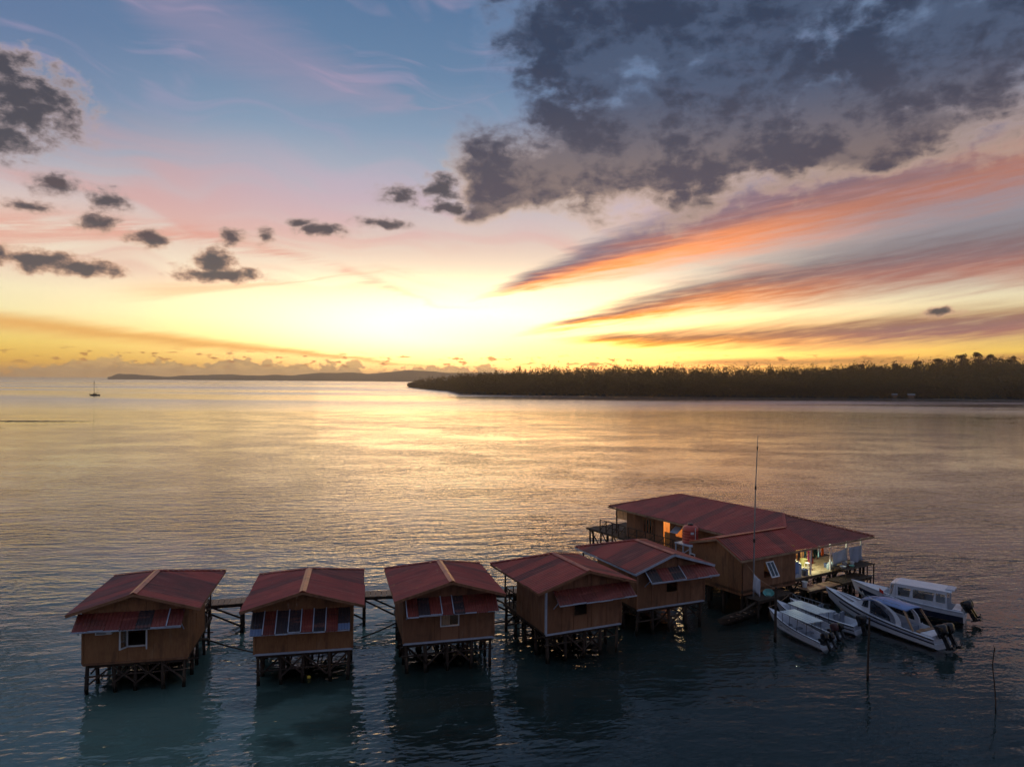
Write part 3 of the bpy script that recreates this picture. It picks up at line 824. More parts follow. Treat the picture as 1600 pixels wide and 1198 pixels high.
# four-light window, door and shutter on the long side
wf = frame_rect(MB(), (4.04, 13.28 , 1.97), (0, -1, 0), (0, 0, 1), 1.31, 1.24, 0.07, 0.12)
for k in (1, 2, 3): wf.box((4.02, 13.28 - 1.31 * k / 4 - 0.035, 2.04), (4.08, 13.28 - 1.31 * k / 4 + 0.035, 3.14))
wfo = wf.build('window', PLY, main)
for k in range(4):
    y = 13.28 - 1.31 * k / 4
    MB().box((4.045, y - 0.29, 2.05), (4.055, y - 0.045, 3.13)).build('pane', PANE, wfo)
dr = MB().box((4.10, 10.26, ZF + 0.03), (4.14, 10.95, ZF + 1.15)).build('door', mat('sunset_orange_door', m_plain((200, 132, 60), 0.5)), main)  # orange leaf colour stands in for sunset water seen through the doorway
MB().box((4.06, 10.80, ZF + 0.85), (4.099, 10.86, ZF + 0.95)).build('handle', METAL, dr)
sh = MB().prism([(4.0, 9.70, 3.08), (3.45, 9.70, 2.72), (3.45, 8.98, 2.72), (4.0, 8.98, 3.08)], (0.02, 0, 0.04)).build('window_shutter', TRIM, main)
# hanging bamboo blind and porch posts at the far end
bl = MB()
for k in range(12): bl.box((4.12, 15.25 + 0.0, 2.55 + k * 0.075), (4.15, 16.55, 2.605 + k * 0.075))
bl.build('bamboo_blind', INNER, main)
for (b, a) in ((38.62, 46.05), (42.5, 46.05), (46.9, 46.05), (46.95, 29.6), (43.4, 29.55), (41.3, 29.55), (45.2, 29.55)):
    x, y, _ = L(b, a); MB().box((x - 0.045, y - 0.045, ZF), (x + 0.045, y + 0.045, 3.5 if a > 40 else 3.2)).build('porch_post', POST if a > 40 else WHITE, main)
# top-hung white window of the wing, pushed open
x0, y0 = 1.95, -0.06
for k in range(1):
    ux = Vector((1, 0, 0)); uz = Vector((0, -0.50, -0.86)).normalized()
    w_ = frame_rect(MB(), (x0 + 0.12, y0, 2.82), ux, uz, 0.72, 1.0, 0.07, 0.05)
    w_.bar(Vector((x0 + 0.48, y0, 2.82)) + uz * 0.07, Vector((x0 + 0.48, y0, 2.82)) + uz * 0.93, 0.07, 0.05, (1, 0, 0))
    wo_ = w_.build('window', WHITE, main)
    for dxx in (0.20, 0.53):
        a = Vector((x0 + dxx, y0, 2.82)) + uz * 0.07; b = a + ux * 0.245
        MB().prism([a, b, b + uz * 0.86, a + uz * 0.86], ux.cross(uz) * 0.01).build('pane', GLASSD, wo_)
# a second one, mostly hidden, low on the gable wall
wg = frame_rect(MB(), (-0.35, 3.95, 2.15), (0.0, -1, 0), (0, 0, 1), 0.45, 0.7, 0.06, 0.05).build('window', WHITE, main)
MB().box((-0.36, 3.56, 2.21), (-0.345, 3.89, 2.79)).build('pane', GLASSD, wg)
# stilts
for (b0_, b1_, a0_, a1_, nb, na) in ((34.7, 47.2, 29.6, 33.4, 9, 4), (38.2, 47.2, 35.4, 48.8, 6, 7)):
    for i in range(nb):
        for j in range(na):
            x, y, _ = L(b0_ + (b1_ - b0_) * i / (nb - 1) + jit(0.1), a0_ + (a1_ - a0_) * j / (na - 1) + jit(0.1))
            stilt(main, x, y, ZF - 0.16, r=0.09)
for k in range(16):
    b = 34.8 + 0.78 * k; s_ = random.choice((-1, 1))
    x, y, _ = L(b, 29.5 + 0.15 * random.random())
    MB().bar((x, y, ZF - 0.2), (x + s_ * 0.8, y, 0.1), 0.06, 0.08).build('brace', POST, main)
for k in range(9):
    x, y, _ = L(37.9, 48.6 - k * 1.5)
    MB().bar((x, y, ZF - 0.2), (x, y - 1.1, 0.1), 0.06, 0.08).build('brace', POST, main)
    stilt(main, x - 0.1, y, ZF - 0.16, r=0.08)
# railing of the side deck
rl = MB()
def rail(p, q, mb, n):
    p = Vector(p); q = Vector(q)
    for z in (0.5, 0.95): mb.bar(p + Vector((0, 0, ZF + z)), q + Vector((0, 0, ZF + z)), 0.05, 0.05)
    for k in range(n + 1):
        c = p.lerp(q, k / n); mb.box((c.x - 0.03, c.y - 0.03, ZF), (c.x + 0.03, c.y + 0.03, ZF + 0.98))
        if k < n:
            e = p.lerp(q, (k + 1) / n)
            mb.bar(c + Vector((0, 0, ZF + 0.06)), e + Vector((0, 0, ZF + 0.9)), 0.035, 0.035)
rail(L(37.78, 47.2), L(37.78, 44.0), rl, 4); rl.build('deck_railing', POST, main)
rl = MB(); rail(L(37.78, 43.6), L(37.78, 37.6), rl, 6); rl.build('deck_railing', POST, main)
# a fluorescent tube lit under the porch eave; indoor bulb and lights are added fill
tube = MB().tube(L(41.0, 31.5, 3.28), L(42.2, 31.5, 3.28), 0.03, n=8)
def m_emit(c, s):
    def f():
        e = node('ShaderNodeEmission'); e.inputs[0].default_value = c; e.inputs[1].default_value = s
        return V(e.outputs[0])
    return f
tube.build('lamp_tube', mat('fluorescent_tube', m_emit((0.86, 1.0, 0.78, 1), 14.0)), main)
def lamp(name, loc, power, col, size):
    l = bpy.data.lights.new(name, 'POINT'); l.energy = power; l.color = col; l.shadow_soft_size = size
    o = bpy.data.objects.new(name, l); COL.objects.link(o); o.location = loc; return o
lamp('porch_lamp_light', mw(41.9, 31.0, 3.05), 230.0, (0.90, 1.0, 0.72), 0.15)
lamp('room_fill_light', mw(40.0, 40.3, 3.15), 55.0, (1.0, 0.72, 0.38), 0.45)  # added fill in place of sunset showing through the building
lamp('room_fill_light', mw(39.7, 43.5, 3.05), 120.0, (1.0, 0.74, 0.42), 0.45)  # second added fill, brightens what the long window shows
MB().lathe([(0.03, 0.0), (0.06, 0.03), (0.06, 0.08), (0.03, 0.12)], L(40.0, 40.3, 3.30), 10).build('added_bulb', mat('warm_fill_bulb', m_emit((1.0, 0.62, 0.24, 1), 12.0)), main)  # glowing bulb added to go with the room fill

# ------------------------------------------------------------------ things on and around the big building
tank = thing('water_tank', mw(37.0, 36.1, 2.62), 0, 'round red plastic water tank on a white frame beside the big building', 'water tank')
prof = [(0.50, 0.0), (0.55, 0.06)]
for k in range(5): prof += [(0.55, 0.10 + k * 0.19), (0.575, 0.14 + k * 0.19), (0.575, 0.19 + k * 0.19), (0.55, 0.23 + k * 0.19)]
prof += [(0.55, 1.06), (0.42, 1.20), (0.2, 1.27), (0.18, 1.27)]
TANKR = mat('red_plastic', m_plain((186, 74, 60), 0.4, 0.0, 0.08))
MB().lathe(prof, n=20).build('tank_body', TANKR, tank, True)
MB().lathe([(0.20, 1.26), (0.21, 1.30), (0.19, 1.36), (0.05, 1.38)], n=14).build('lid', BLACK, tank, True)
MB().tube((0.2, -0.58, 0.0), (0.2, -0.58, 1.15), 0.02).build('pipe', WHITE, tank)
MB().box((-0.12, -0.585, 0.70), (0.10, -0.572, 0.86)).build('sticker', WHITE, tank)
st_ = thing('tank_stand', mw(37.0, 36.1, 0), MROT, 'white frame stand carrying the red water tank', 'stand')
MB().box((-0.75, -0.8, 2.54), (0.75, 0.8, 2.61)).build('platform', TRIM, st_)
for sx in (-0.68, 0.68):
    for sy in (-0.7, 0.0, 0.7): MB().box((sx - 0.04, sy - 0.04, -2.0), (sx + 0.04, sy + 0.04, 2.54)).build('leg', TRIM, st_)
MB().bar((-0.68, -0.7, 2.45), (-0.68, 0.7, 1.5), 0.05).build('brace', TRIM, st_)

def platform(nm, b0_, b1_, a0_, a1_, z, label, m=PLANK, cat='platform', along='a'):
    r = thing(nm, mw(b0_, a0_), MROT, label, cat)
    w, d = b1_ - b0_, a1_ - a0_
    n = max(2, int((d if along == 'a' else w) / 0.22)); s = (d if along == 'a' else w) / n
    for k in range(n):
        if along == 'a': MB().box((jit(0.04), k * s + 0.012, z - 0.04), (w + jit(0.04), (k + 1) * s - 0.012, z + jit(0.005))).build('plank', m, r)
        else: MB().box((k * s + 0.012, jit(0.04), z - 0.04), ((k + 1) * s - 0.012, d + jit(0.04), z + jit(0.005))).build('plank', m, r)
    f = MB()
    for y in (0.1, d - 0.1): f.box((0.0, y - 0.04, z - 0.18), (w, y + 0.04, z - 0.05))
    f.build('beam', POST, r)
    for i in range(4):
        for y in (0.1, d - 0.1): stilt(r, 0.1 + (w - 0.2) * i / 3, y, z - 0.05, r=0.06)
    return r
platform('jetty', 39.3, 42.9, 28.1, 29.0, 0.92, 'pale plank jetty catching the porch light beside the boats', PLANK, 'jetty')
platform('landing', 42.4, 45.6, 27.9, 29.2, 1.02, 'dark plank landing at the right corner of the big building', POST, 'landing')
platform('wash_platform', 34.6, 37.9, 28.2, 29.25, 1.0, 'low dark platform under the white top-hung window, holding a green basin', POST)
bs = MB().lathe([(0.20, 0.0), (0.30, 0.16), (0.33, 0.17), (0.30, 0.155), (0.18, 0.03)], n=18).build('basin', mat('green_plastic', m_plain((96, 168, 160), 0.35)))
bs.location = mw(36.15, 28.75, 1.02); bs.rotation_euler = (R(28), R(-12), 0)
tag(bs, 'round sea-green plastic basin on the low platform', 'basin')
ms = thing('antenna_mast', mw(35.1, 29.02, 1.0), 0, 'tall thin antenna mast rising in front of the big building', 'mast')
mp = Vector((0, 0, 0))
segs = [(0.0, 0.0, 0.050), (0.02, 3.4, 0.045), (0.08, 6.6, 0.036), (0.17, 9.0, 0.026), (0.20, 9.8, 0.012)]
for (x, z, r), (x2, z2, r2) in zip(segs[:-1], segs[1:]):
    MB().tube((x, 0, z), (x2, 0, z2), r, r2, 7).build('pole_section', METAL, ms)
for (x, z, r) in segs[1:-1]: MB().tube((x, 0, z - 0.12), (x, 0, z + 0.1), r * 1.6, r * 1.6, 7).build('clamp', BLACK, ms)
# clothes line from the wing to the mooring pole
def pole(nm, p, top, r, label, crooked=False, cat='pole'):
    t = thing(nm, (p[0], p[1], 0), 0, label, cat)
    n = 6; pts = []
    for k in range(n + 1):
        f = k / n; z = -2.0 + (top[2] + 2.0) * f
        pts.append((f * (top[0] - p[0]) + (jit(0.09) if crooked and 0 < k < n else 0), f * (top[1] - p[1]), z))
    for k, (a, b) in enumerate(zip(pts[:-1], pts[1:])):
        MB().tube(a, b, r * (1.1 - 0.06 * k), r * (1.1 - 0.06 * (k + 1)), 8).build('trunk_section', POST, t)
    return t
pole('mooring_pole', (14.53, 39.0), (14.60, 39.0, 2.75), 0.085, 'thick mooring pole at the bow of the open white skiff, clothes line tied to it')
pole('mooring_pole', (17.08, 33.98), (17.20, 33.98, 2.78), 0.06, 'dark mooring pole standing in the water in front of the cabin boats')
t_ = pole('stake', (20.96, 30.7), (20.96, 30.7, 2.6), 0.028, 'thin crooked stake standing alone in the water at the right', True, 'stake')
MB().tube((0.02, 0, 2.45), (-0.05, 0, 2.72), 0.02, 0.008, 6).build('twig', POST, t_)
def rope(p, q, sag, label, r=0.012, nm='rope', m=None, n=10, cat='rope'):
    p = Vector(p); q = Vector(q); mb = MB()
    pts = [p.lerp(q, k / n) - Vector((0, 0, sag * 4 * (k / n) * (1 - k / n))) for k in range(n + 1)]
    for a, b in zip(pts[:-1], pts[1:]): mb.tube(a, b, r, r, 5)
    o = mb.build(nm, m or PLANK); tag(o, label, cat); return pts
cl = rope(mw(34.75, 29.34, 3.05), (14.60, 39.0, 2.68), 0.28, 'thin clothes line sagging from the big building to the mooring pole', cat='clothes line')
def cloth(nm, a, b, h, m, label, cat, wav=0.05, group=None, n=9, rows=6):
    a = Vector(a); b = Vector(b); d = (b - a); nr = Vector((d.y, -d.x, 0)).normalized()
    vs = []; fs = []
    for j in range(rows + 1):
        for i in range(n + 1):
            u = i / n; v = j / rows
            p = a.lerp(b, u) - Vector((0, 0, h * v * (1 + 0.10 * math.sin(u * 9 + h * 7)) + 0.05 * math.sin(math.pi * u)))
            p += nr * (wav * math.sin(u * 11 + v * 2.1) * (0.3 + v))
            vs.append(p)
    for j in range(rows):
        for i in range(n): k = j * (n + 1) + i; fs.append((k, k + 1, k + n + 2, k + n + 1))
    o = meshobj(nm, vs, fs, m, None, True)
    md = o.modifiers.new('thickness', 'SOLIDIFY'); md.thickness = 0.008
    return tag(o, label, cat, group)
cloth('hanging_towel', cl[3], cl[5], 0.95, mat('white_cloth', m_cloth((206, 210, 222))), 'white cloth drying on the line between the building and the mooring pole', 'cloth', 0.06)

# ---- the porch
cols = [('black', (30, 30, 34), 0.62, 0.25), ('cream', (214, 200, 168), 0.5, 0.22), ('grey', (96, 98, 96), 0.55, 0.35), ('teal', (60, 112, 118), 0.55, 0.3), ('pink', (222, 110, 160), 0.75, 0.22),
        ('purple', (92, 52, 120), 0.85, 0.2), ('dark green', (38, 74, 66), 0.6, 0.4), ('pale blue', (142, 178, 188), 0.7, 0.2), ('orange', (226, 106, 44), 0.62, 0.35)]
rope(mw(39.6, 29.9, 3.05), mw(43.4, 29.9, 3.05), 0.05, 'short line of washing strung across the lit porch', cat='clothes line')
b = 39.75
for nm_, c, hh, ww in cols:
    cloth('hanging_clothes', mw(b, 29.9, 3.0), mw(b + ww, 29.92, 3.0), hh, mat(nm_.replace(' ', '_') + '_cloth', m_cloth(c)), nm_ + ' garment hanging on the porch washing line', 'clothes', 0.03, 'washing on the porch line')
    b += ww + 0.10 if nm_ != 'grey' else ww + 0.30
cloth('hanging_towel', mw(39.6, 29.5, 2.45), mw(40.05, 29.5, 2.45), 0.8, mat('blue_cloth', m_cloth((140, 164, 206))), 'light blue towel hanging at the left of the lit porch', 'towel', 0.03)
cloth('hanging_sheet', mw(43.45, 29.45, 2.55), mw(45.1, 29.45, 2.72), 0.85, mat('pale_sheet_cloth', m_cloth((198, 202, 206))), 'pale bed sheet hung along the porch edge', 'sheet', 0.07, n=14)
cloth('hanging_sheet', mw(45.15, 29.35, 2.75), mw(46.75, 29.4, 2.72), 1.15, mat('grey_blue_cloth', m_cloth((172, 178, 190))), 'large grey-blue sheet bulging at the right end of the porch', 'sheet', 0.12, n=14)
def placed(o, loc, rz=0.0): o.location = loc; o.rotation_euler = (0, 0, rz); return o
cw = thing('cooler_box', mw(41.8, 31.3, ZF), MROT, 'cream cool box with a lid on the lit porch floor', 'cool box')
MB().box((-0.42, -0.25, 0.02), (0.42, 0.25, 0.36)).build('tub', mat('cream_plastic', m_plain((226, 222, 190), 0.45)), cw)
MB().box((-0.44, -0.27, 0.365), (0.44, 0.27, 0.43)).build('lid', MATS['cream_plastic'], cw)
bk = MB().lathe([(0.20, 0), (0.26, 0.5), (0.27, 0.5), (0.25, 0.5), (0.2, 0.05)], n=16).build('bucket', mat('yellow_plastic', m_plain((176, 170, 112), 0.45)))
tag(placed(bk, mw(42.9, 31.2, ZF)), 'yellow plastic bucket beside the cream cool box', 'bucket')
tb = thing('kitchen_table', mw(42.55, 31.9, ZF), MROT, 'small dark table against the porch wall', 'table')
MB().box((-0.5, -0.2, 0.78), (0.5, 0.2, 0.83)).build('table_top', BLACK, tb)
for sx in (-0.45, 0.45):
    for sy in (-0.15, 0.15): MB().box((sx - 0.03, sy - 0.03, 0), (sx + 0.03, sy + 0.03, 0.78)).build('leg', BLACK, tb)
pt = MB().lathe([(0.12, 0), (0.17, 0.04), (0.17, 0.20), (0.18, 0.2), (0.05, 0.26), (0.02, 0.30)], n=14).build('cooking_pot', METAL)
tag(placed(pt, mw(42.45, 31.9, ZF + 0.83)), 'metal cooking pot on the small porch table', 'pot')
# dish table reaching out at the right corner
dt = thing('dish_table', mw(44.6, 28.9, 0), MROT, 'long rough wooden dish table on poles at the right end of the porch', 'table')
for k in range(5): MB().box((-1.3, -0.55 + k * 0.22, 1.60), (2.1, -0.55 + k * 0.22 + 0.19, 1.64)).build('slat', POST, dt)
for sx in (-1.2, 0.3, 1.2, 1.95):
    for sy in (-0.5, 0.45): MB().tube((sx + jit(.05), sy, -2.0), (sx, sy, 1.6), 0.05, 0.045, 6).build('leg', POST, dt)
for k, (dx_, dy_, rr, hh, c, nm_, lb) in enumerate([(-0.9, -0.1, 0.20, 0.12, (196, 206, 206), 'dish', 'steel dish at the near end of the dish table'), (-0.45, 0.1, 0.16, 0.28, (150, 156, 164), 'cooking_pot', 'dented grey pot in the middle of the dish table'),
        (-0.1, -0.2, 0.18, 0.10, (120, 190, 170), 'bowl', 'mint green bowl on the dish table'), (0.35, 0.05, 0.13, 0.24, (210, 214, 216), 'jug', 'white jug on the dish table')]):
    o = MB().lathe([(rr * 0.7, 0), (rr, hh * 0.8), (rr * 1.05, hh), (rr * 0.9, hh), (rr * 0.6, 0.03)], n=14).build(nm_, mat('crockery_%d' % k, m_plain(c, 0.3)))
    tag(placed(o, mw(44.6 + dx_, 28.9 + dy_, 1.645)), lb, nm_.replace('_', ' '))
# clutter at the left of the porch
wmn = thing('washing_machine', mw(40.0, 29.75, ZF), MROT, 'twin-tub washing machine at the left of the porch', 'washing machine')
MB().box((-0.36, -0.22, 0.03), (0.36, 0.22, 0.85)).build('body', TRIM, wmn)
MB().box((-0.34, -0.20, 0.855), (0.02, 0.18, 0.89)).build('lid', BLACK, wmn); MB().box((0.05, -0.20, 0.855), (0.34, 0.18, 0.89)).build('lid', BLACK, wmn)
MB().box((-0.36, 0.19, 0.895), (0.36, 0.225, 1.02)).build('control_panel', BLACK, wmn)
for k, (b_, a_, z_, c, lb) in enumerate([(39.75, 28.85, 0.93, (206, 212, 220), 'white bucket standing on the jetty end below the porch'), (40.75, 29.65, ZF, (60, 66, 80), 'dark plastic bucket by the washing machine')]):
    o = MB().lathe([(0.13, 0), (0.18, 0.36), (0.19, 0.36), (0.17, 0.35), (0.12, 0.03)], n=14).build('bucket', mat('bucket_%d' % k, m_plain(c, 0.4)))
    tag(placed(o, mw(b_, a_, z_)), lb, 'bucket')
jr = thing('jerrycan', mw(40.98, 29.75, ZF), MROT, 'blue jerrycan on the porch edge', 'jerrycan')
MB().box((-0.13, -0.17, 0.0), (0.13, 0.17, 0.40)).build('body', mat('blue_plastic', m_plain((70, 96, 150), 0.4)), jr)
MB().tube((0.0, -0.1, 0.40), (0.0, -0.1, 0.47), 0.04, n=8).build('cap', BLACK, jr)
MB().bar((0.0, -0.04, 0.43), (0.0, 0.13, 0.43), 0.035).build('handle', MATS['blue_plastic'], jr)
# more clutter on the porch
for k, (b_, a_, c, lb, s_) in enumerate([(44.0, 30.1, (90, 110, 150), 'blue slatted crate behind the pale bed sheet', 0.24), (43.75, 31.4, (170, 60, 50), 'red slatted crate against the porch wall', 0.25), (45.6, 30.6, (176, 170, 150), 'cream slatted crate at the right of the porch', 0.26)]):
    t = thing('crate', mw(b_, a_, ZF + 0.03), MROT + 0.2 * k, lb, 'crate')
    m_ = mat('crate_plastic_%d' % k, m_plain(c, 0.5))
    MB().box((-s_, -s_ * 0.7, 0.0), (s_, s_ * 0.7, 0.03)).build('bottom', m_, t)
    for z in (0.05, 0.14, 0.23):
        for sy in (-1, 1): MB().box((-s_, sy * s_ * 0.7 - 0.012, z), (s_, sy * s_ * 0.7 + 0.012, z + 0.065)).build('slat', m_, t)
        for sx in (-1, 1): MB().box((sx * s_ - 0.012, -s_ * 0.7 + 0.013, z), (sx * s_ + 0.012, s_ * 0.7 - 0.013, z + 0.065)).build('slat', m_, t)
for k, (b_, a_, lb) in enumerate([(43.55, 29.75, 'water jug beside the white porch post, leftmost of three'), (43.85, 29.72, 'middle one of three water jugs at the porch edge'), (44.2, 29.75, 'rightmost of three water jugs at the porch edge')]):
    t = thing('water_jug', mw(b_, a_, ZF + 0.03), 0, lb, 'jug', 'water jugs on the porch edge')
    MB().lathe([(0.13, 0), (0.14, 0.03), (0.14, 0.32), (0.05, 0.42), (0.045, 0.47)], n=14).build('body', mat('jug_plastic', m_plain((170, 196, 206), 0.2)), t, True)
    MB().lathe([(0.05, 0.465), (0.05, 0.50), (0.03, 0.505)], n=10).build('cap', TRIM, t)
t = thing('stool', mw(42.35, 30.5, ZF + 0.03), MROT, 'small white plastic stool in the middle of the lit porch', 'stool')
MB().box((-0.16, -0.16, 0.40), (0.16, 0.16, 0.43)).build('seat', WHITE, t)
for sx in (-1, 1):
    for sy in (-1, 1): MB().bar((sx * 0.13, sy * 0.13, 0.40), (sx * 0.17, sy * 0.17, 0.0), 0.035).build('leg', WHITE, t)
t = thing('shelf_rack', mw(44.5, 31.95, ZF + 0.03), MROT, 'open wooden shelf rack against the porch back wall', 'shelf')
for z in (0.3, 0.8, 1.3, 1.75): MB().box((-0.6, -0.17, z), (0.6, 0.17, z + 0.03)).build('shelf', PLANK, t)
for sx in (-0.58, 0.58):
    for sy in (-0.15, 0.15): MB().box((sx - 0.02, sy - 0.02, 0), (sx + 0.02, sy + 0.02, 1.8)).build('upright', PLANK, t)
for k, (x, z, c, lb) in enumerate([(-0.35, 0.83, (200, 196, 186), 'pale tin on the middle shelf of the rack'), (0.1, 0.83, (150, 60, 50), 'red tin on the middle shelf of the rack'), (0.35, 1.33, (90, 120, 140), 'grey-blue tin on the upper shelf of the rack')]):
    o = MB().lathe([(0.09, 0), (0.09, 0.22), (0.095, 0.225), (0.08, 0.25)], n=12).build('tin', mat('tin_%d' % k, m_plain(c, 0.4)))
    tag(placed(o, mw(44.5 + x, 31.95, ZF + 0.03 + z)), lb, 'tin')
# water pipes slung between the huts
def pipe(p, q, label, r=0.035):
    rope(p, q, 0.05, label, r, 'water_pipe', POST, 6, 'pipe')
pipe((-14.9, 34.9, 1.15), (-11.72, 33.05, 1.22), 'dark pipe slung between the two leftmost huts')
pipe((-7.45, 35.6, 1.05), (-5.9, 38.2, 1.05), 'dark pipe slung from the striped-awning hut to the middle hut')
pipe((-0.85, 38.0, 1.0), (1.0, 39.2, 1.05), 'dark pipe slung from the middle hut to the turned hut')
bu = MB().lathe([(0.02, -0.08), (0.07, -0.05), (0.09, 0.0), (0.07, 0.05), (0.02, 0.08)], n=14).build('float', mat('yellow_float', m_plain((220, 190, 60), 0.4)), None, True)
tag(placed(bu, (-9.4, 33.2, 0.06)), 'small yellow float bobbing under the striped-awning hut', 'float')

# ------------------------------------------------------------------ boats
HULLW = mat('white_gelcoat', m_plain((206, 210, 218), 0.28, 0.0, 0.05))
HULLG = mat('grey_gelcoat', m_plain((170, 178, 192), 0.32, 0.0, 0.06))
NAVY = mat('navy_stripe', m_plain((34, 42, 62), 0.3))
BLUER = mat('blue_cabin_roof', m_plain((112, 138, 186), 0.35, 0.0, 0.10))
CANV = mat('pale_canopy', m_plain((196, 204, 206), 0.5, 0.0, 0.06))
ENG = mat('engine_black', m_plain((24, 25, 28), 0.25))
ENGM = mat('engine_maroon', m_plain((70, 40, 44), 0.3))
SEATM = mat('grey_seat', m_plain((120, 126, 138), 0.6))
def boat_shape(Lb, beam, bowh, sternh, flare=1.0):
    def sec(s):
        """s 0 stern .. 1 bow -> half beam, sheer z, chine half beam, chine z, keel z"""
        f = max(0.0, (s - 0.38) / 0.62)
        hb = beam / 2 * (0.92 + 0.08 * min(1, s / 0.3)) * max(0.0, 1 - f ** 2.3)
        sh = sternh + (bowh - sternh) * (0.25 * s + 0.75 * s ** 2.2)
        ch = hb * (0.80 - 0.22 * f)
        zc = 0.10 + 0.10 * s + 0.42 * bowh * f ** 3
        zk = -0.22 + (bowh * 0.62 + 0.22) * f ** 4.5
        return hb, sh, ch, zc, zk
    return sec
def hull_mesh(Lb, sec, deck_z, deck_from=2.0, n=22, rim=0.07):
    mb = MB(); k = 11; vs = []; fs = []
    for i in range(n + 1):
        s = i / n; hb, sh, ch, zc, zk = sec(s)
        x = Lb * s
        rk = 0.0
        dz = deck_z if s < deck_from else sh - 0.02
        dz = min(dz, sh - 0.02); dz = max(dz, zk + 0.05)
        inn = max(hb - rim, 0.0); inf = max(min(hb - rim - 0.05, ch + 0.02), 0.0)
        row = [(0, zk), (ch, zc), (hb, sh), (inn, sh + 0.015), (inf, dz)]
        pts = [(-b, z) for b, z in reversed(row[1:])] + [(0, zk)] + [(b, z) for b, z in row[1:]]
        xo = Lb * 0.05 * (s ** 6)
        vs += [(x + xo * (1 if abs(z - sh) < 0.2 else 0.2), b, z) for b, z in pts]
    m_ = 9
    for i in range(n):
        for j in range(m_ - 1):
            a = i * m_ + j; fs.append((a, a + 1, a + m_ + 1, a + m_))
        a = i * m_; fs.append((a + 0, a + m_, a + m_ + m_ - 1, a + m_ - 1))      # inner floor
    fs.append(tuple(range(m_)))
    mb.add(vs, fs)
    return mb
def side_strip(Lb, sec, s0, s1, u0, u1, side, off=0.012, n=14):
    """painted strip on the topsides between chine and sheer (u 0..1)"""
    vs = []; fs = []
    for i in range(n + 1):
        s = s0 + (s1 - s0) * i / n; hb, sh, ch, zc, zk = sec(s)
        for u in (u0, u1):
            b = ch + (hb - ch) * u + off; z = zc + (sh - zc) * u
            vs.append((Lb * s + Lb * 0.05 * s ** 6 * u, b * side, z))
        if i: fs.append((2 * i - 2, 2 * i, 2 * i + 1, 2 * i - 1))
    return MB().add(vs, fs)
def outboard(parent, x, y, z, tilt, sc=1.0, m=None):
    cowl = MB()
    prof = [(-0.26, 0.13, 0.10), (-0.30, 0.17, 0.16), (-0.24, 0.19, 0.34), (-0.05, 0.19, 0.44), (0.12, 0.16, 0.42), (0.20, 0.12, 0.30), (0.20, 0.12, 0.08)]
    rows = [(0.0, 0.15, 0.11), (0.04, 0.21, 0.15), (0.14, 0.25, 0.165), (0.30, 0.28, 0.17), (0.40, 0.27, 0.155), (0.46, 0.22, 0.12), (0.48, 0.10, 0.06)]
    vs = []; fs = []; n = 12
    for (zz, rx, ry) in rows:
        for i in range(n):
            t = 2 * math.pi * i / n
            vs.append((-0.05 + rx * math.copysign(abs(math.cos(t)) ** 0.55, math.cos(t)), ry * math.copysign(abs(math.sin(t)) ** 0.55, math.sin(t)), zz))
    for j in range(len(rows) - 1):
        for i in range(n): fs.append((j * n + i, j * n + (i + 1) % n, (j + 1) * n + (i + 1) % n, (j + 1) * n + i))
    fs.append(tuple(range(n))[::-1]); fs.append(tuple(range((len(rows) - 1) * n, len(rows) * n)))
    eng = cowl.add(vs, fs).build('outboard_engine', m or ENG, parent, True)
    eng.location = (x, y, z); eng.rotation_euler = (0, R(tilt), 0); eng.scale = (sc, sc, sc)
    MB().prism([(-0.14, -0.05, 0.0), (0.06, -0.05, 0.0), (0.02, -0.05, -0.62), (-0.20, -0.05, -0.62)], (0, 0.10, 0)).build('engine_leg', ENG, eng)
    MB().tube((-0.34, 0, -0.60), (0.14, 0, -0.60), 0.07, 0.03, 8).build('gearcase', ENG, eng)
    pr = MB()
    for k in range(3):
        t = 2 * math.pi * k / 3; c, s_ = math.cos(t), math.sin(t)
        pr.prism([(-0.36, 0.03 * c, -0.60 + 0.03 * s_), (-0.40, 0.16 * c - 0.05 * s_, -0.60 + 0.16 * s_ + 0.05 * c), (-0.34, 0.16 * c + 0.06 * s_, -0.60 + 0.16 * s_ - 0.06 * c)], (0.012, 0, 0))
    pr.build('propeller', ENG, eng)
    MB().box((0.02, -0.12, -0.12), (0.16, 0.12, 0.12)).build('bracket', ENG, eng)
    return eng
def place_boat(nm, bow, stern, label, group='boats moored beside the big building'):
    bow = Vector(bow); stern = Vector(stern); d = bow - stern
    t = thing(nm, (stern.x, stern.y, 0), math.atan2(d.y, d.x), label, 'boat', group)
    return t, math.hypot(d.x, d.y)

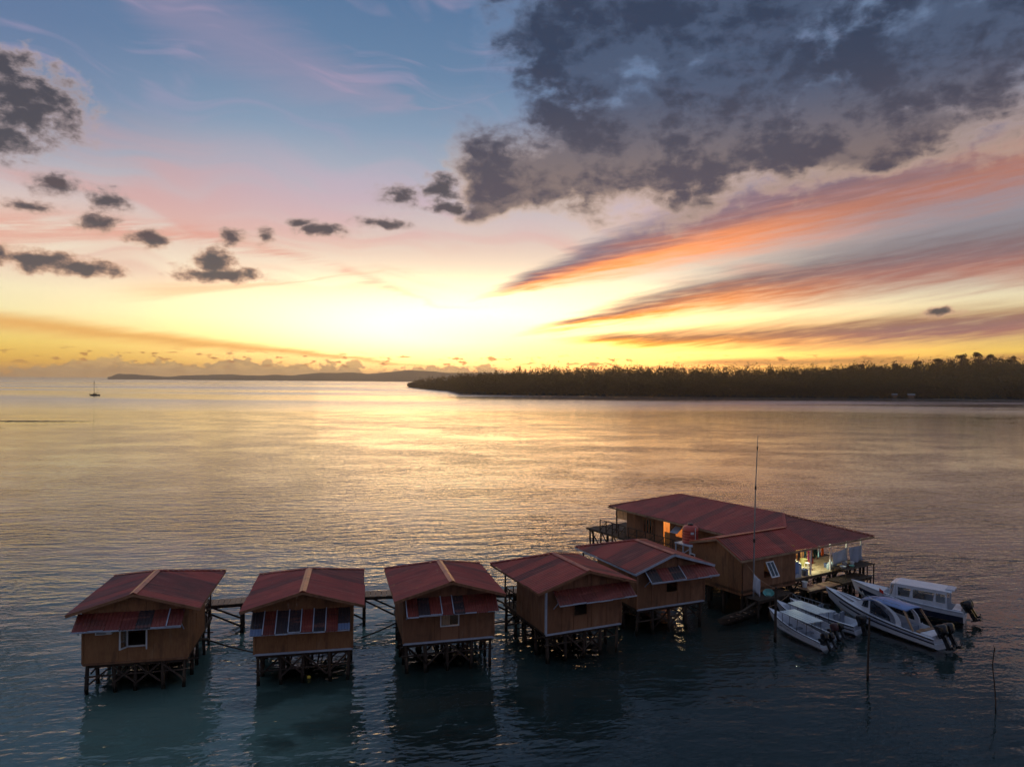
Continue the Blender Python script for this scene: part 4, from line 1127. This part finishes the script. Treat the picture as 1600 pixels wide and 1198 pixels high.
def skiff(bow, stern, label, canopy_m, eng_m, tilt):
    t, Lb = place_boat('open_skiff', bow, stern, label)
    sec = boat_shape(Lb, 1.15, 0.95, 0.46)
    hull_mesh(Lb, sec, 0.16, 0.86).build('hull', HULLW, t)
    for sd in (-1, 1):
        side_strip(Lb, sec, 0.0, 0.97, 0.86, 0.97, sd).build('rubbing_strake', NAVY, t)
        side_strip(Lb, sec, 0.0, 0.9, 0.40, 0.46, sd, 0.008).build('hull_line', HULLG, t)
    for s in (0.16, 0.36, 0.55, 0.72):
        hb = sec(s)[0] - 0.07; x = Lb * s
        MB().box((x - 0.12, -hb, 0.36), (x + 0.12, hb, 0.40)).build('thwart', SEATM, t)
    # canopy on thin poles
    x0, x1, zt = Lb * 0.20, Lb * 0.68, 1.22
    can = MB().box((x0 + 0.02, -0.52, zt - 0.05), (x1 - 0.02, 0.52, zt - 0.025)).build('canopy', TRIM, t)
    for k in range(5):
        y = -0.54 + 1.08 * k / 5
        MB().box((x0 - 0.06 + jit(0.03), y + 0.008, zt - 0.022), (x1 + 0.06 + jit(0.03), y + 0.208, zt + 0.004 + 0.01 * math.sin(k))).build('canopy_panel', canopy_m, can)
    for s in (0.22, 0.38, 0.52, 0.66):
        for sd in (-1, 1):
            hb = sec(s)[0] - 0.03; MB().tube((Lb * s, sd * hb, sec(s)[1]), (Lb * s, sd * 0.48, zt - 0.05), 0.014, n=6).build('canopy_pole', BLACK, t)
    fb = MB().box((Lb * 0.04, -0.35, 0.17), (Lb * 0.13, 0.05, 0.42)).build('fuel_tank', ENG, t)
    outboard(t, -0.10, 0.16, 0.52, 18 + tilt, 0.85, eng_m); outboard(t, -0.10, -0.24, 0.52, 18 + tilt, 0.75, ENG)
    return t
skiff((15.07, 41.0, 0), (16.60, 37.2, 0), 'open white skiff nearest the camera, with a ribbed grey-white canopy', CANV, ENG, 14)
skiff((16.05, 42.6, 0), (17.75, 38.7, 0), 'open white skiff second from the camera, its canopy lit greenish by the porch', CANV, ENGM, 6)

# centre boat with bow rail and windscreen
t, Lb = place_boat('open_motorboat', (17.0, 42.75, 0), (19.45, 39.55, 0), 'open motorboat with a bow rail and curved windscreen, behind the two skiffs')
sec = boat_shape(Lb, 1.35, 1.0, 0.55)
hull_mesh(Lb, sec, 0.22, 0.66).build('hull', HULLW, t)
for sd in (-1, 1):
    side_strip(Lb, sec, 0.0, 0.97, 0.80, 0.95, sd).build('rubbing_strake', NAVY, t)
    side_strip(Lb, sec, 0.0, 0.8, 0.35, 0.5, sd, 0.008).build('hull_stripe', NAVY, t)
rl = MB(); prev = None
for k in range(9):
    s = 0.60 + 0.40 * k / 8
    for sd in (-1, 1):
        hb, sh = sec(s)[:2]; rl.tube((Lb * s, sd * max(hb - 0.04, 0), sh), (Lb * s, sd * max(hb - 0.04, 0), sh + 0.26), 0.012, n=5)
        if k:
            s2 = 0.60 + 0.40 * (k - 1) / 8; hb2, sh2 = sec(s2)[:2]
            rl.tube((Lb * s2, sd * max(hb2 - 0.04, 0), sh2 + 0.26), (Lb * s, sd * max(hb - 0.04, 0), sh + 0.26), 0.014, n=5)
rl.build('bow_rail', METAL, t)
vs = []; fs = []
for k in range(11):
    a = math.pi * (k / 10 - 0.5); x = Lb * 0.52 + 0.45 * math.cos(a); y = 0.52 * math.sin(a)
    vs += [(x, y, 0.70), (x - 0.18, y * 0.92, 1.08)]
    if k: fs.append((2 * k - 2, 2 * k, 2 * k + 1, 2 * k - 1))
ws = MB().add(vs, fs).build('windscreen', PANE, t, True)
fr_ = MB()
for k in range(10): fr_.tube(vs[2 * k + 1], vs[2 * k + 3], 0.016, n=5)
for k in (0, 3, 7, 10): fr_.tube(vs[2 * k], vs[2 * k + 1], 0.014, n=5)
fr_.build('frame', BLACK, ws)
MB().box((Lb * 0.40, -0.5, 0.23), (Lb * 0.50, -0.12, 0.78)).build('console', HULLG, t)
for y in (-0.32, 0.32):
    st2_ = MB().box((Lb * 0.28, y - 0.2, 0.25), (Lb * 0.38, y + 0.2, 0.55)).build('seat', SEATM, t)
    MB().box((Lb * 0.275, y - 0.2, 0.555), (Lb * 0.295, y + 0.2, 0.9)).build('backrest', SEATM, st2_)
MB().box((Lb * 0.02, -0.5, 0.24), (Lb * 0.09, 0.5, 0.5)).build('aft_bench', HULLG, t)
outboard(t, -0.12, 0.0, 0.62, 12, 1.0, ENG)

# long cabin speedboat with arched side supports
t, Lb = place_boat('cabin_speedboat', (19.75, 43.85, 0), (22.85, 37.45, 0), 'long white speedboat with a blue cabin roof, sweeping arches and two dark engines')
sec = boat_shape(Lb, 1.75, 1.35, 0.62)
hull_mesh(Lb, sec, 0.30, 0.62, 28).build('hull', HULLW, t)
for sd in (-1, 1):
    side_strip(Lb, sec, 0.0, 0.98, 0.80, 0.93, sd, n=22).build('rubbing_strake', NAVY, t)
    side_strip(Lb, sec, 0.0, 0.86, 0.42, 0.58, sd, 0.009, 22).build('hull_stripe', NAVY, t)
    side_strip(Lb, sec, 0.0, 0.6, 0.62, 0.66, sd, 0.009, 22).build('hull_line', BLUER, t)
for sd in (-1, 1):
    vs = []; fs = []
    for k in range(9):
        s = 0.66 + 0.26 * k / 8; hb, sh = sec(s)[:2]
        vs += [(Lb * s, sd * (hb * 0.30), sh + 0.03), (Lb * s, sd * (hb * 0.52), sh + 0.03)]
        if k: fs.append((2 * k - 2, 2 * k, 2 * k + 1, 2 * k - 1))
    MB().add(vs, fs).build('deck_stripe', NAVY, t)
# coach house: lofted cabin front, then a roof on arches
cb = []; cf = []
for (s, w_, z0_, z1_) in ((0.74, 0.30, 1.02, 1.04), (0.68, 0.46, 0.90, 1.22), (0.60, 0.60, 0.80, 1.52), (0.54, 0.64, 0.76, 1.72)):
    x = Lb * s
    cb += [(x, -w_ - 0.06, z0_), (x, -w_, z1_), (x, w_, z1_), (x, w_ + 0.06, z0_)]
for k in range(3):
    for j in range(3): a = 4 * k + j; cf.append((a, a + 1, a + 5, a + 4))
cf.append((0, 1, 2, 3))
cab = MB().add(cb, cf).build('cabin_front', HULLW, t)
def quad(parent, nm, pts, m, off): return MB().prism(pts, off).build(nm, m, parent)
for sd in (-1, 1):
    y0_ = sd * 0.28
    quad(cab, 'windscreen_pane', [(Lb * 0.665, sd * 0.06, 1.265), (Lb * 0.665, sd * 0.40, 1.255), (Lb * 0.612, sd * 0.52, 1.495), (Lb * 0.612, sd * 0.06, 1.505)], GLASSD, (0.02, 0, 0.03))
    quad(cab, 'side_window', [(Lb * 0.615, sd * 0.645, 1.12), (Lb * 0.555, sd * 0.675, 1.12), (Lb * 0.555, sd * 0.645, 1.55), (Lb * 0.60, sd * 0.615, 1.42)], GLASSD, (0, sd * 0.03, 0))
rv = []; rf_ = []
nr_ = 9
for i in range(nr_):
    u = i / (nr_ - 1); x = Lb * (0.625 - 0.40 * u); zz = 1.56 + 0.20 * math.sin(min(1, u * 2.6) * math.pi / 2) - 0.04 * u
    for j in range(7):
        v = j / 6 * 2 - 1; rv.append((x, v * (0.66 + 0.04 * u), zz - 0.09 * v * v))
for i in range(nr_ - 1):
    for j in range(6): a = i * 7 + j; rf_.append((a, a + 1, a + 8, a + 7))
ro = MB().add(rv, rf_).build('cabin_roof', BLUER, t, True)
md = ro.modifiers.new('thickness', 'SOLIDIFY'); md.thickness = 0.05
for sd in (-1, 1):
    vs = []; fs = []
    for k in range(10):
        u = k / 9; a = u * math.pi / 2
        x = Lb * (0.56 - 0.26 * math.sin(a)); z = 0.66 + 1.02 * math.cos(a) ** 0.8
        wdt = 0.10 + 0.12 * u
        vs += [(x, sd * (0.68 + 0.12 * u), z), (x - wdt * 1.4, sd * (0.68 + 0.12 * u), z + 0.05 * (1 - u))]
        if k: fs.append((2 * k - 2, 2 * k, 2 * k + 1, 2 * k - 1))
    ar = MB().add(vs, fs).build('side_arch', HULLW, t)
    md = ar.modifiers.new('thickness', 'SOLIDIFY'); md.thickness = 0.05
    MB().bar((Lb * 0.25, sd * 0.66, 1.62), (Lb * 0.16, sd * 0.78, 0.68), 0.06, 0.10).build('aft_strut', PLANK, t)
    quad(t, 'side_window', [(Lb * 0.53, sd * 0.70, 0.92), (Lb * 0.345, sd * 0.78, 0.80), (Lb * 0.36, sd * 0.755, 1.05), (Lb * 0.44, sd * 0.72, 1.36), (Lb * 0.53, sd * 0.69, 1.56)], GLASSD, (0, sd * 0.012, 0))
MB().box((Lb * 0.24, -0.55, 0.31), (Lb * 0.32, 0.55, 0.66)).build('seat', SEATM, t)
MB().box((Lb * 0.02, -0.70, 0.31), (Lb * 0.11, 0.70, 0.72)).build('aft_deck', HULLW, t)
MB().box((Lb * 0.115, -0.66, 0.64), (Lb * 0.15, 0.66, 0.74)).build('aft_coaming', PLANK, t)
for s in (0.30, 0.36, 0.43, 0.50, 0.56):
    for sd in (-1, 1): MB().tube((Lb * s, sd * 0.60, 1.70), (Lb * s, sd * 0.60, 1.80), 0.012, n=5).build('roof_rail_post', METAL, ro)
for sd in (-1, 1): MB().tube((Lb * 0.28, sd * 0.60, 1.79), (Lb * 0.58, sd * 0.60, 1.80), 0.012, n=5).build('roof_rail', METAL, ro)
fl_ = MB().tube((Lb * 0.52, 0.1, 1.74), (Lb * 0.515, 0.1, 2.25), 0.012, n=6).build('flag_staff', METAL, ro)
MB().prism([(Lb * 0.515, 0.1, 2.24), (Lb * 0.475, 0.14, 2.16), (Lb * 0.475, 0.14, 1.98), (Lb * 0.515, 0.1, 2.04)], (0, 0.008, 0)).build('flag', mat('red_flag', m_cloth((190, 60, 50))), t)
MB().tube((Lb * 0.42, -0.3, 1.72), (Lb * 0.41, -0.3, 3.3), 0.01, 0.004, 5).build('whip_aerial', METAL, t)
outboard(t, -0.15, 0.28, 0.80, 24, 1.15); outboard(t, -0.15, -0.28, 0.80, 24, 1.15)

FEND = mat('fender_rubber', m_plain((196, 200, 206), 0.5))
def fender(parent, x, y, z):
    MB().lathe([(0.02, -0.22), (0.07, -0.17), (0.075, 0.12), (0.03, 0.19), (0.015, 0.24)], (x, y, z), 10).build('fender', FEND, parent, True)
for s in (0.25, 0.5): fender(t, Lb * s, -(sec(s)[0] + 0.07), sec(s)[1] - 0.22)
coil = MB()
for k in range(22):
    a0_, a1_ = k * 0.6, (k + 1) * 0.6; r0_ = 0.10 + 0.004 * k
    coil.tube((Lb * 0.13 + r0_ * math.cos(a0_), 0.25 + r0_ * math.sin(a0_), 0.76), (Lb * 0.13 + r0_ * math.cos(a1_), 0.25 + r0_ * math.sin(a1_), 0.76), 0.016, n=5)
coil.build('rope_coil', PLANK, t)

# wheelhouse cruiser behind it
t, Lb = place_boat('wheelhouse_cruiser', (22.2, 45.6, 0), (26.75, 41.75, 0), 'white wheelhouse cruiser with big square windows, farthest of the moored boats')
sec = boat_shape(Lb, 1.75, 1.35, 0.72)
hull_mesh(Lb, sec, 0.34, 0.70, 24).build('hull', HULLW, t)
for sd in (-1, 1):
    side_strip(Lb, sec, 0.0, 0.95, 0.0, 0.55, sd, n=18).build('hull_paint', NAVY, t)
    side_strip(Lb, sec, 0.0, 0.97, 0.86, 0.96, sd, n=18).build('rubbing_strake', HULLG, t)
xA, xB = Lb * 0.14, Lb * 0.62
zR = 1.72
rf = MB().box((xA - 0.25, -0.80, zR), (xB - 0.18, 0.80, zR + 0.06))
rf.prism([(xB - 0.18, -0.80, zR), (xB + 0.12, -0.7, zR - 0.06), (xB + 0.12, 0.7, zR - 0.06), (xB - 0.18, 0.80, zR)], (0, 0, 0.055))
rfo = rf.build('wheelhouse_roof', HULLW, t)
MB().box((xA - 0.35, -0.45, zR + 0.065), (xA + 0.1, 0.45, zR + 0.13)).build('roof_hatch', HULLG, rfo)
for sd in (-1, 1):
    y = sd * 0.74; th = sd * 0.04
    sidew = [(xA + 0.05, xA + 0.55), (xA + 0.70, xA + 1.75), (xA + 1.95, xB - 0.30)]
    w = MB()
    w.prism([(xA - 0.05, y, 0.70), (xB + 0.10, y, 0.88), (xB + 0.08, y, 1.06), (xA - 0.02, y, 1.06)], (0, th, 0))
    w.prism([(xA - 0.02, y, 1.58), (xB - 0.06, y, 1.58), (xB - 0.15, y, zR), (xA - 0.02, y, zR)], (0, th, 0))
    xs = [xA - 0.02] + [q for p in sidew for q in p] + [xB + 0.02]
    for k in range(0, len(xs), 2):
        w.prism([(xs[k], y, 1.06), (xs[k + 1], y, 1.06), (xs[k + 1] - (0.1 if k else 0), y, 1.58), (xs[k], y, 1.58)], (0, th, 0))
    so = w.build('wheelhouse_side', HULLW, t)
    for (p, q) in sidew:
        MB().prism([(p, y + th * 0.4, 1.065), (q, y + th * 0.4, 1.065), (q, y + th * 0.4, 1.575), (p, y + th * 0.4, 1.575)], (0, th * 0.2, 0)).build('side_window', PANE, so)
fw = MB().prism([(xB + 0.22, -0.62, 1.02), (xB + 0.22, 0.62, 1.02), (xB + 0.08, 0.66, 1.66), (xB + 0.08, -0.66, 1.66)], (-0.02, 0, 0)).build('windscreen', PANE, t)
for y in (-0.64, 0.0, 0.64): MB().bar((xB + 0.23, y, 1.0), (xB + 0.08, y, 1.68), 0.06, 0.05).build('frame_bar', HULLW, fw)
MB().box((xB - 0.1, -0.66, 0.72), (xB + 0.26, 0.66, 1.01)).build('cabin_front', HULLW, t)
MB().box((Lb * 0.02, -0.72, 0.36), (Lb * 0.09, 0.72, 0.80)).build('transom_seat', HULLW, t)
MB().box((Lb * 0.36, -0.55, 0.36), (Lb * 0.44, 0.55, 1.05)).build('dashboard', SEATM, t)
outboard(t, -0.18, 0.18, 0.78, 26, 1.1); outboard(t, -0.18, -0.34, 0.78, 26, 1.0)

for s in (0.2, 0.42): fender(t, Lb * s, -(sec(s)[0] + 0.07), sec(s)[1] - 0.22)
# small wooden canoe by the stilts
t, Lb = place_boat('dugout_canoe', (15.2, 43.2, 0), (11.9, 40.7, 0), 'narrow dark wooden canoe floating in the shade under the big building', None)
sec0 = boat_shape(Lb, 0.62, 0.40, 0.30)
def sec1(s):
    hb, sh, ch, zc, zk = sec0(max(s, 1 - s) if s < 0.5 else s)
    return hb, sh, ch, min(zc, sh - 0.1), min(zk, sh - 0.16)
hull_mesh(Lb, sec1, 0.10, 2.0, 20, 0.04).build('hull', POST, t)
for s in (0.2, 0.35, 0.5, 0.65, 0.8): MB().box((Lb * s - 0.05, -sec1(s)[0], 0.22), (Lb * s + 0.05, sec1(s)[0], 0.25)).build('thwart', PLANK, t)
ld = thing('gangplank', mw(35.2, 28.5, 0), 0, 'narrow plank sloping from the low platform down to the canoe', 'plank')
MB().bar((0, 0, 1.0), Vector((13.5, 41.9, 0.35)) - Vector(mw(35.2, 28.5, 0)), 0.16, 0.05).build('board', POST, ld)
MB().box((-0.12, -0.12, 0.93), (0.12, 0.12, 0.98)).build('cleat', POST, ld)
rope((14.95, 41.2, 0.95), mw(37.6, 28.3, 1.0), 0.12, 'slack mooring line from the nearest skiff to the low platform')
rope((19.8, 43.95, 1.35), mw(42.2, 28.2, 0.95), 0.06, 'mooring line from the long speedboat bow to the jetty')

# sailing boat at anchor far out on the left
t = thing('sailing_yacht', (-317.1, 539.5, 0), R(205), 'tiny dark sailing yacht with a bare mast, at anchor far out on the left', 'yacht')
secY = boat_shape(9.0, 2.8, 1.5, 1.1)
t.scale = (0.8, 0.8, 0.85)
hy = hull_mesh(9.0, secY, 0.9, 0.0, 16).build('hull', NAVY, t); hy.location = (-4.5, 0, 0)
MB().box((-1.6, -0.8, 1.1), (1.6, 0.8, 1.75)).build('cabin', BLACK, t)
MB().tube((0.6, 0, 1.2), (0.6, 0, 13.0), 0.24, 0.18, 8).build('mast', BLACK, t)
MB().tube((0.6, 0, 2.6), (-3.4, 0, 2.5), 0.22, 0.18, 8).build('boom', BLACK, t)
MB().tube((4.4, 0, 1.5), (0.6, 0, 12.6), 0.04, 0.04, 5).build('stay', BLACK, t); MB().tube((-4.3, 0, 1.2), (0.6, 0, 12.6), 0.04, 0.04, 5).build('stay', BLACK, t)

# ------------------------------------------------------------------ wooded island
def m_leaf():
    o = geo(); n = noise(vmath('MULTIPLY', o, (0.06, 0.06, 0.1)), 1.0, 3.0, 0.6)
    n2 = noise(vmath('MULTIPLY', o, (0.5, 0.5, 0.5)), 1.0, 2.0, 0.6)
    c = mixc(n, lin((122, 100, 54)), lin((164, 130, 72)))
    c = mixc(n2 * 0.5, c, lin((104, 82, 46)))
    d = node('ShaderNodeBsdfDiffuse'); put(d.inputs[0], c)
    tl = node('ShaderNodeBsdfTranslucent'); put(tl.inputs[0], c)
    mx = node('ShaderNodeMixShader'); mx.inputs[0].default_value = 0.5
    V.T.links.new(d.outputs[0], mx.inputs[1]); V.T.links.new(tl.outputs[0], mx.inputs[2])
    return V(mx.outputs[0])
LEAF = mat('tree_foliage', m_leaf)
def m_earth():
    n = noise(vmath('MULTIPLY', geo(), (0.05, 0.05, 0.05)), 1.0, 4.0, 0.6)
    return principled(mixc(n, lin((44, 46, 28)), lin((70, 66, 40))), 0.95, 0.0, None, 0.1)
EARTH = mat('forest_floor', m_earth)
# (azimuth, distance of the shore, height of the canopy top)
COAST = [(-8.3, 1290, 12), (-7.6, 1180, 17), (-6.5, 1000, 19), (-5.0, 880, 20), (-4.3, 760, 21), (-4.0, 715, 21), (-1.0, 690, 24), (2.0, 672, 26), (6.0, 668, 29), (10.0, 668, 29.5), (15.0, 675, 29), (20.0, 686, 29),
         (25.0, 706, 29), (30.0, 735, 31), (36.0, 793, 33), (44.0, 900, 34), (55.0, 1100, 34)]
caz = np.array([c[0] for c in COAST]); cds = np.array([c[1] for c in COAST]); cht = np.array([c[2] for c in COAST])
def hillh(a, depth):
    """extra height of the ground behind the shore trees"""
    h = 26 * np.exp(-((a - 33.0) / 4.2) ** 2) + 14 * np.exp(-((a - 26.0) / 3.0) ** 2) + 22 * np.exp(-((a - 44.0) / 7.0) ** 2) + 5 * np.exp(-((a - 8) / 8.0) ** 2)
    return h * np.clip((depth - 60) / 160.0, 0, 1)
rng = np.random.default_rng(5)
A_ = np.linspace(-8.3, 55, 130); gv = []; gf = []
dep = [0, 6, 20, 60, 120, 220, 420]
for a in A_:
    d0 = np.interp(a, caz, cds); top = np.interp(a, caz, cht); sh = np.clip((a + 8.3) / 3.0, 0.04, 1)
    for dd in dep:
        d = d0 + dd * sh; z = -1.0 if dd == 0 else (0.25 if dd == 6 else (0.6 + (top - 20) * 0.35 * min(1, dd / 80) + float(hillh(a, dd)) * 0.85) * (1 if dd < 420 else 0.4))
        gv.append((d * math.sin(R(a)), d * math.cos(R(a)), max(z, 0.3) if dd > 6 else z))
k_ = len(dep)
for i in range(len(A_) - 1):
    for j in range(k_ - 1): gf.append((i * k_ + j, (i + 1) * k_ + j, (i + 1) * k_ + j + 1, i * k_ + j + 1))
tag(meshobj('island', gv, gf, EARTH, None, True), 'low wooded island across the water', kind='structure')
def crown_faces(c, rx, rz, n, leaf):
    """n leaf quads scattered through a lumpy ellipsoid; arrays of vertices"""
    dirs = rng.normal(size=(n, 3)); dirs /= np.linalg.norm(dirs, axis=1)[:, None]
    lump = 0.92 + 0.15 * np.sin(dirs[:, 0] * 5 + c[0]) + 0.12 * np.sin(dirs[:, 1] * 6 + c[1]) + 0.10 * np.sin(dirs[:, 2] * 7 + c[0] * 0.3)
    rad = lump * rng.uniform(0.55, 1.0, n) ** 0.4
    p = np.array(c) + dirs * rad[:, None] * np.array([rx, rx, rz])
    nr = dirs + rng.normal(size=(n, 3)) * 0.6; nr /= np.linalg.norm(nr, axis=1)[:, None]
    a = np.cross(nr, rng.normal(size=(n, 3))); a /= np.linalg.norm(a, axis=1)[:, None]; b = np.cross(nr, a)
    s = leaf * rng.uniform(0.6, 1.3, n)[:, None]
    return np.stack([p - a * s, p - b * s * 0.7, p + a * s, p + b * s * 0.7], axis=1)
def quads_obj(nm, Q, m, parent=None):
    me = bpy.data.meshes.new(nm); n = len(Q)
    me.vertices.add(n * 4); me.vertices.foreach_set('co', Q.reshape(-1).astype(np.float32))
    me.loops.add(n * 4); me.loops.foreach_set('vertex_index', np.arange(n * 4, dtype=np.int32))
    me.polygons.add(n); me.polygons.foreach_set('loop_start', np.arange(0, n * 4, 4, dtype=np.int32))
    me.update(calc_edges=True); me.materials.append(m)
    return link(bpy.data.objects.new(nm, me), parent)
Q = []
def ground(a, dd):
    top = float(np.interp(a, caz, cht)); return 0.6 + (top - 20) * 0.35 * min(1, dd / 80) + float(hillh(a, dd)) * 0.85
for it in range(4000):
    a = rng.uniform(-8.25, 46) if it < 3000 else rng.uniform(21, 46); sh = float(np.clip((a + 8.3) / 3.0, 0.05, 1))
    dd = (2 + 110 * rng.random() ** 2.0) * sh if it < 3000 and rng.random() < 0.75 else (60 + 190 * rng.random()) * sh
    d = float(np.interp(a, caz, cds)) + dd; top = float(np.interp(a, caz, cht))
    g = ground(a, dd)
    ht = (top * (0.55 + 0.45 * min(1, dd / 45.0)) - max(0, g - float(hillh(a, dd)) * 0.85)) * (rng.uniform(0.80, 1.04) if rng.random() < 0.9 else rng.uniform(1.04, 1.22)) if dd < 130 else 17 * rng.uniform(0.85, 1.1)
    rx = rng.uniform(3.2, 5.6); rz = ht * 0.52
    Q.append(crown_faces((d * math.sin(R(a)), d * math.cos(R(a)), g + ht - rz * 0.95), rx, rz, 150, 0.66))
fo = quads_obj('forest', np.concatenate(Q), LEAF)
tag(fo, 'dense dark mangrove and forest covering the island', 'forest', kind='stuff')
# trees that stand clear of the canopy on the skyline
BARK = mat('tree_bark', m_wood((70, 58, 46), (96, 82, 66)))
spots = [(660, 9, 'squat tree at the tip of the wooded headland', 3.0), (682, 11, 'small tree second from the tip of the headland', 3.4), (888, 13, 'broad tree rising over the forest left of the middle', 4.5), (985, 14, 'lone pointed tree on the forest skyline near the middle', 2.6),
         (1262, 13, 'slim tree at the left end of the ragged skyline group', 3.0), (1287, 15, 'round tree among the ragged skyline group', 3.4), (1305, 14, 'flat-topped tree in the middle of the ragged skyline group', 3.6), (1330, 15, 'tree with a leaning crown at the ragged skyline group', 3.6), (1345, 16, 'tallest tree of the ragged skyline group', 3.4),
         (1400, 17, 'tree with open crown left of the wooded hill', 4.0), (1432, 19, 'tree on the left shoulder of the wooded hill', 4.2), (1466, 19, 'broad tree halfway up the wooded hill', 4.8), (1502, 22, 'big spreading tree just left of the hilltop', 5.6), (1528, 23, 'highest tree on the hilltop at the right', 5.4), (1548, 21, 'tree just right of the hilltop', 5.0), (1580, 20, 'tree at the right edge of the skyline', 5.0)]
for px, ht, lb, rr in spots:
    a = math.degrees(math.atan2(px - 800, 1109)); sh = float(np.clip((a + 8.3) / 3.0, 0.05, 1))
    dd = 150 * sh if px > 1200 else 60 * sh
    d = float(np.interp(a, caz, cds)) + dd
    g = ground(a, dd)
    base = g + (7 if px > 700 else 4)
    t = thing('tree', (d * math.sin(R(a)), d * math.cos(R(a)), g - 0.5), 0, lb, 'tree', 'trees standing out on the island skyline')
    zt = base + ht - g + 0.5
    tr = MB()
    tr.tube((0, 0, 0), (jit(1), jit(1), zt - rr), 0.55, 0.28, 7)
    for k in range(4):
        an = random.random() * 6.28; tr.tube((0, 0, zt - rr * 2.0), (rr * 0.7 * math.cos(an), rr * 0.7 * math.sin(an), zt - rr * random.uniform(0.5, 1.1)), 0.22, 0.10, 5)
    tr.build('trunk', BARK, t)
    qs = []
    for k in range(6):
        an = random.random() * 6.28; q_ = rr * random.uniform(0.25, 0.75)
        qs.append(crown_faces((q_ * math.cos(an), q_ * math.sin(an), zt - rr * random.uniform(0.3, 1.2)), rr * 0.52, rr * 0.40, 190, 0.42))
    quads_obj('crown', np.concatenate(qs), LEAF, t)
# shacks on the far shore
for k, (px, lb, w) in enumerate([(1398, 'left of two tiny shacks at the island shore', 3.5), (1424, 'right of two tiny shacks at the island shore', 5.0)]):
    a = math.degrees(math.atan2(px - 800, 1109)); d = float(np.interp(a, caz, cds)) - 5
    t = thing('shore_shack', (d * math.sin(R(a)), d * math.cos(R(a)), 0), -R(a), lb, 'shack', 'shacks on the island shore')
    MB().box((-w / 2, -2, 1.0), (w / 2, 2, 3.4)).build('wall', PLANK, t)
    MB().prism([(-w / 2 - 0.6, -2.6, 3.42), (w / 2 + 0.6, -2.6, 3.42), (w / 2 + 0.6, 0, 4.6), (-w / 2 - 0.6, 0, 4.6)], (0, 0, 0.12)).build('roof', METAL, t)
    for x in (-w / 2 + 0.3, 0, w / 2 - 0.3):
        for y in (-1.8, 1.8): MB().tube((x, y, -2), (x, y, 1.0), 0.14, n=6).build('stilt', POST, t)

# dark strips added where a wave line only shades the water, far left
for (x0, x1, yy, wd, lb) in ((-178, -132, 224, 2.2, 'longer dark strip of wave shadow at the left edge'), (-165, -140, 196, 1.2, 'shorter dark strip of wave shadow at the left edge')):
    vs = []; fs = []; n = 60
    for i in range(n + 1):
        x = x0 + (x1 - x0) * i / n; e = math.sin(math.pi * min(1, (n - i) / 25) / 2)
        for (dy_, z) in ((-wd, -0.4), (-wd * 0.4, 0.10), (0, 0.16), (wd * 0.4, 0.10), (wd, -0.4)):
            vs.append((x, yy + dy_ * (0.3 + e) + 1.2 * math.sin(x * 0.09), z if z < 0 else z * e * random.uniform(0.3, 1.5)))
        if i:
            for j in range(4): a = (i - 1) * 5 + j; fs.append((a, a + 5, a + 6, a + 1))
    tag(meshobj('reef', vs, fs, POST, None), lb, 'reef')

# ------------------------------------------------------------------ far hills on the left
PROF = [(172, 588.5), (182, 583.5), (205, 583.5), (232, 586), (262, 588.3), (292, 585.5), (330, 584.5), (360, 584), (400, 587), (430, 585), (455, 586), (480, 583.5), (502, 581.5), (530, 582.5), (552, 581), (572, 584), (592, 583), (615, 580), (642, 578), (668, 579.5), (700, 582), (760, 582), (900, 586)]
HD = 5600.0
hx = np.linspace(168, 900, 260); hy_ = np.interp(hx, [p[0] for p in PROF], [p[1] for p in PROF])
hz_n = np.convolve(rng.normal(size=260), np.ones(5) / 5, 'same') * 2.2
hv = []; hf = []
for i, (px, py) in enumerate(zip(hx, hy_)):
    a = math.atan2(px - 800, 1109); top = max(0.0, 14 + (594 + 0.00733 * (px - 800) - py) / 1109 * HD * math.cos(a)) + hz_n[i] * 1.6
    top = max(top, 2.0)
    for (u, f) in ((0, -0.3), (40, 0.12), (160, 0.45), (340, 0.72), (620, 1.0), (1000, 0.6), (1500, 0.0)):
        d = (HD - 620 + u) / math.cos(a) * 1.0
        hv.append((d * math.sin(a), d * math.cos(a), top * f if f > 0 else -3))
for i in range(259):
    for j in range(6): hf.append((i * 7 + j, (i + 1) * 7 + j, (i + 1) * 7 + j + 1, i * 7 + j + 1))
tag(meshobj('far_hills', hv, hf, LEAF, None, True), 'long low hills on the far horizon', kind='structure')

# ------------------------------------------------------------------ haze over the water
def haze():
    o = MB().box((-6000, -150, -24.5), (7000, 7400, 95)).build('haze', None)
    m = bpy.data.materials.new('warm_haze'); m.use_nodes = True; t = m.node_tree; t.nodes.clear(); V.T = t
    v = node('ShaderNodeVolumePrincipled'); v.inputs['Color'].default_value = (0.95, 0.9, 0.85, 1)
    v.inputs['Density'].default_value = 0.00013; v.inputs['Anisotropy'].default_value = 0.72
    out = node('ShaderNodeOutputMaterial'); t.links.new(v.outputs[0], out.inputs['Volume'])
    o.data.materials.append(m)
    return tag(o, 'thin warm evening haze over the sea', 'haze', kind='stuff')
HAZE = True
if HAZE: haze()
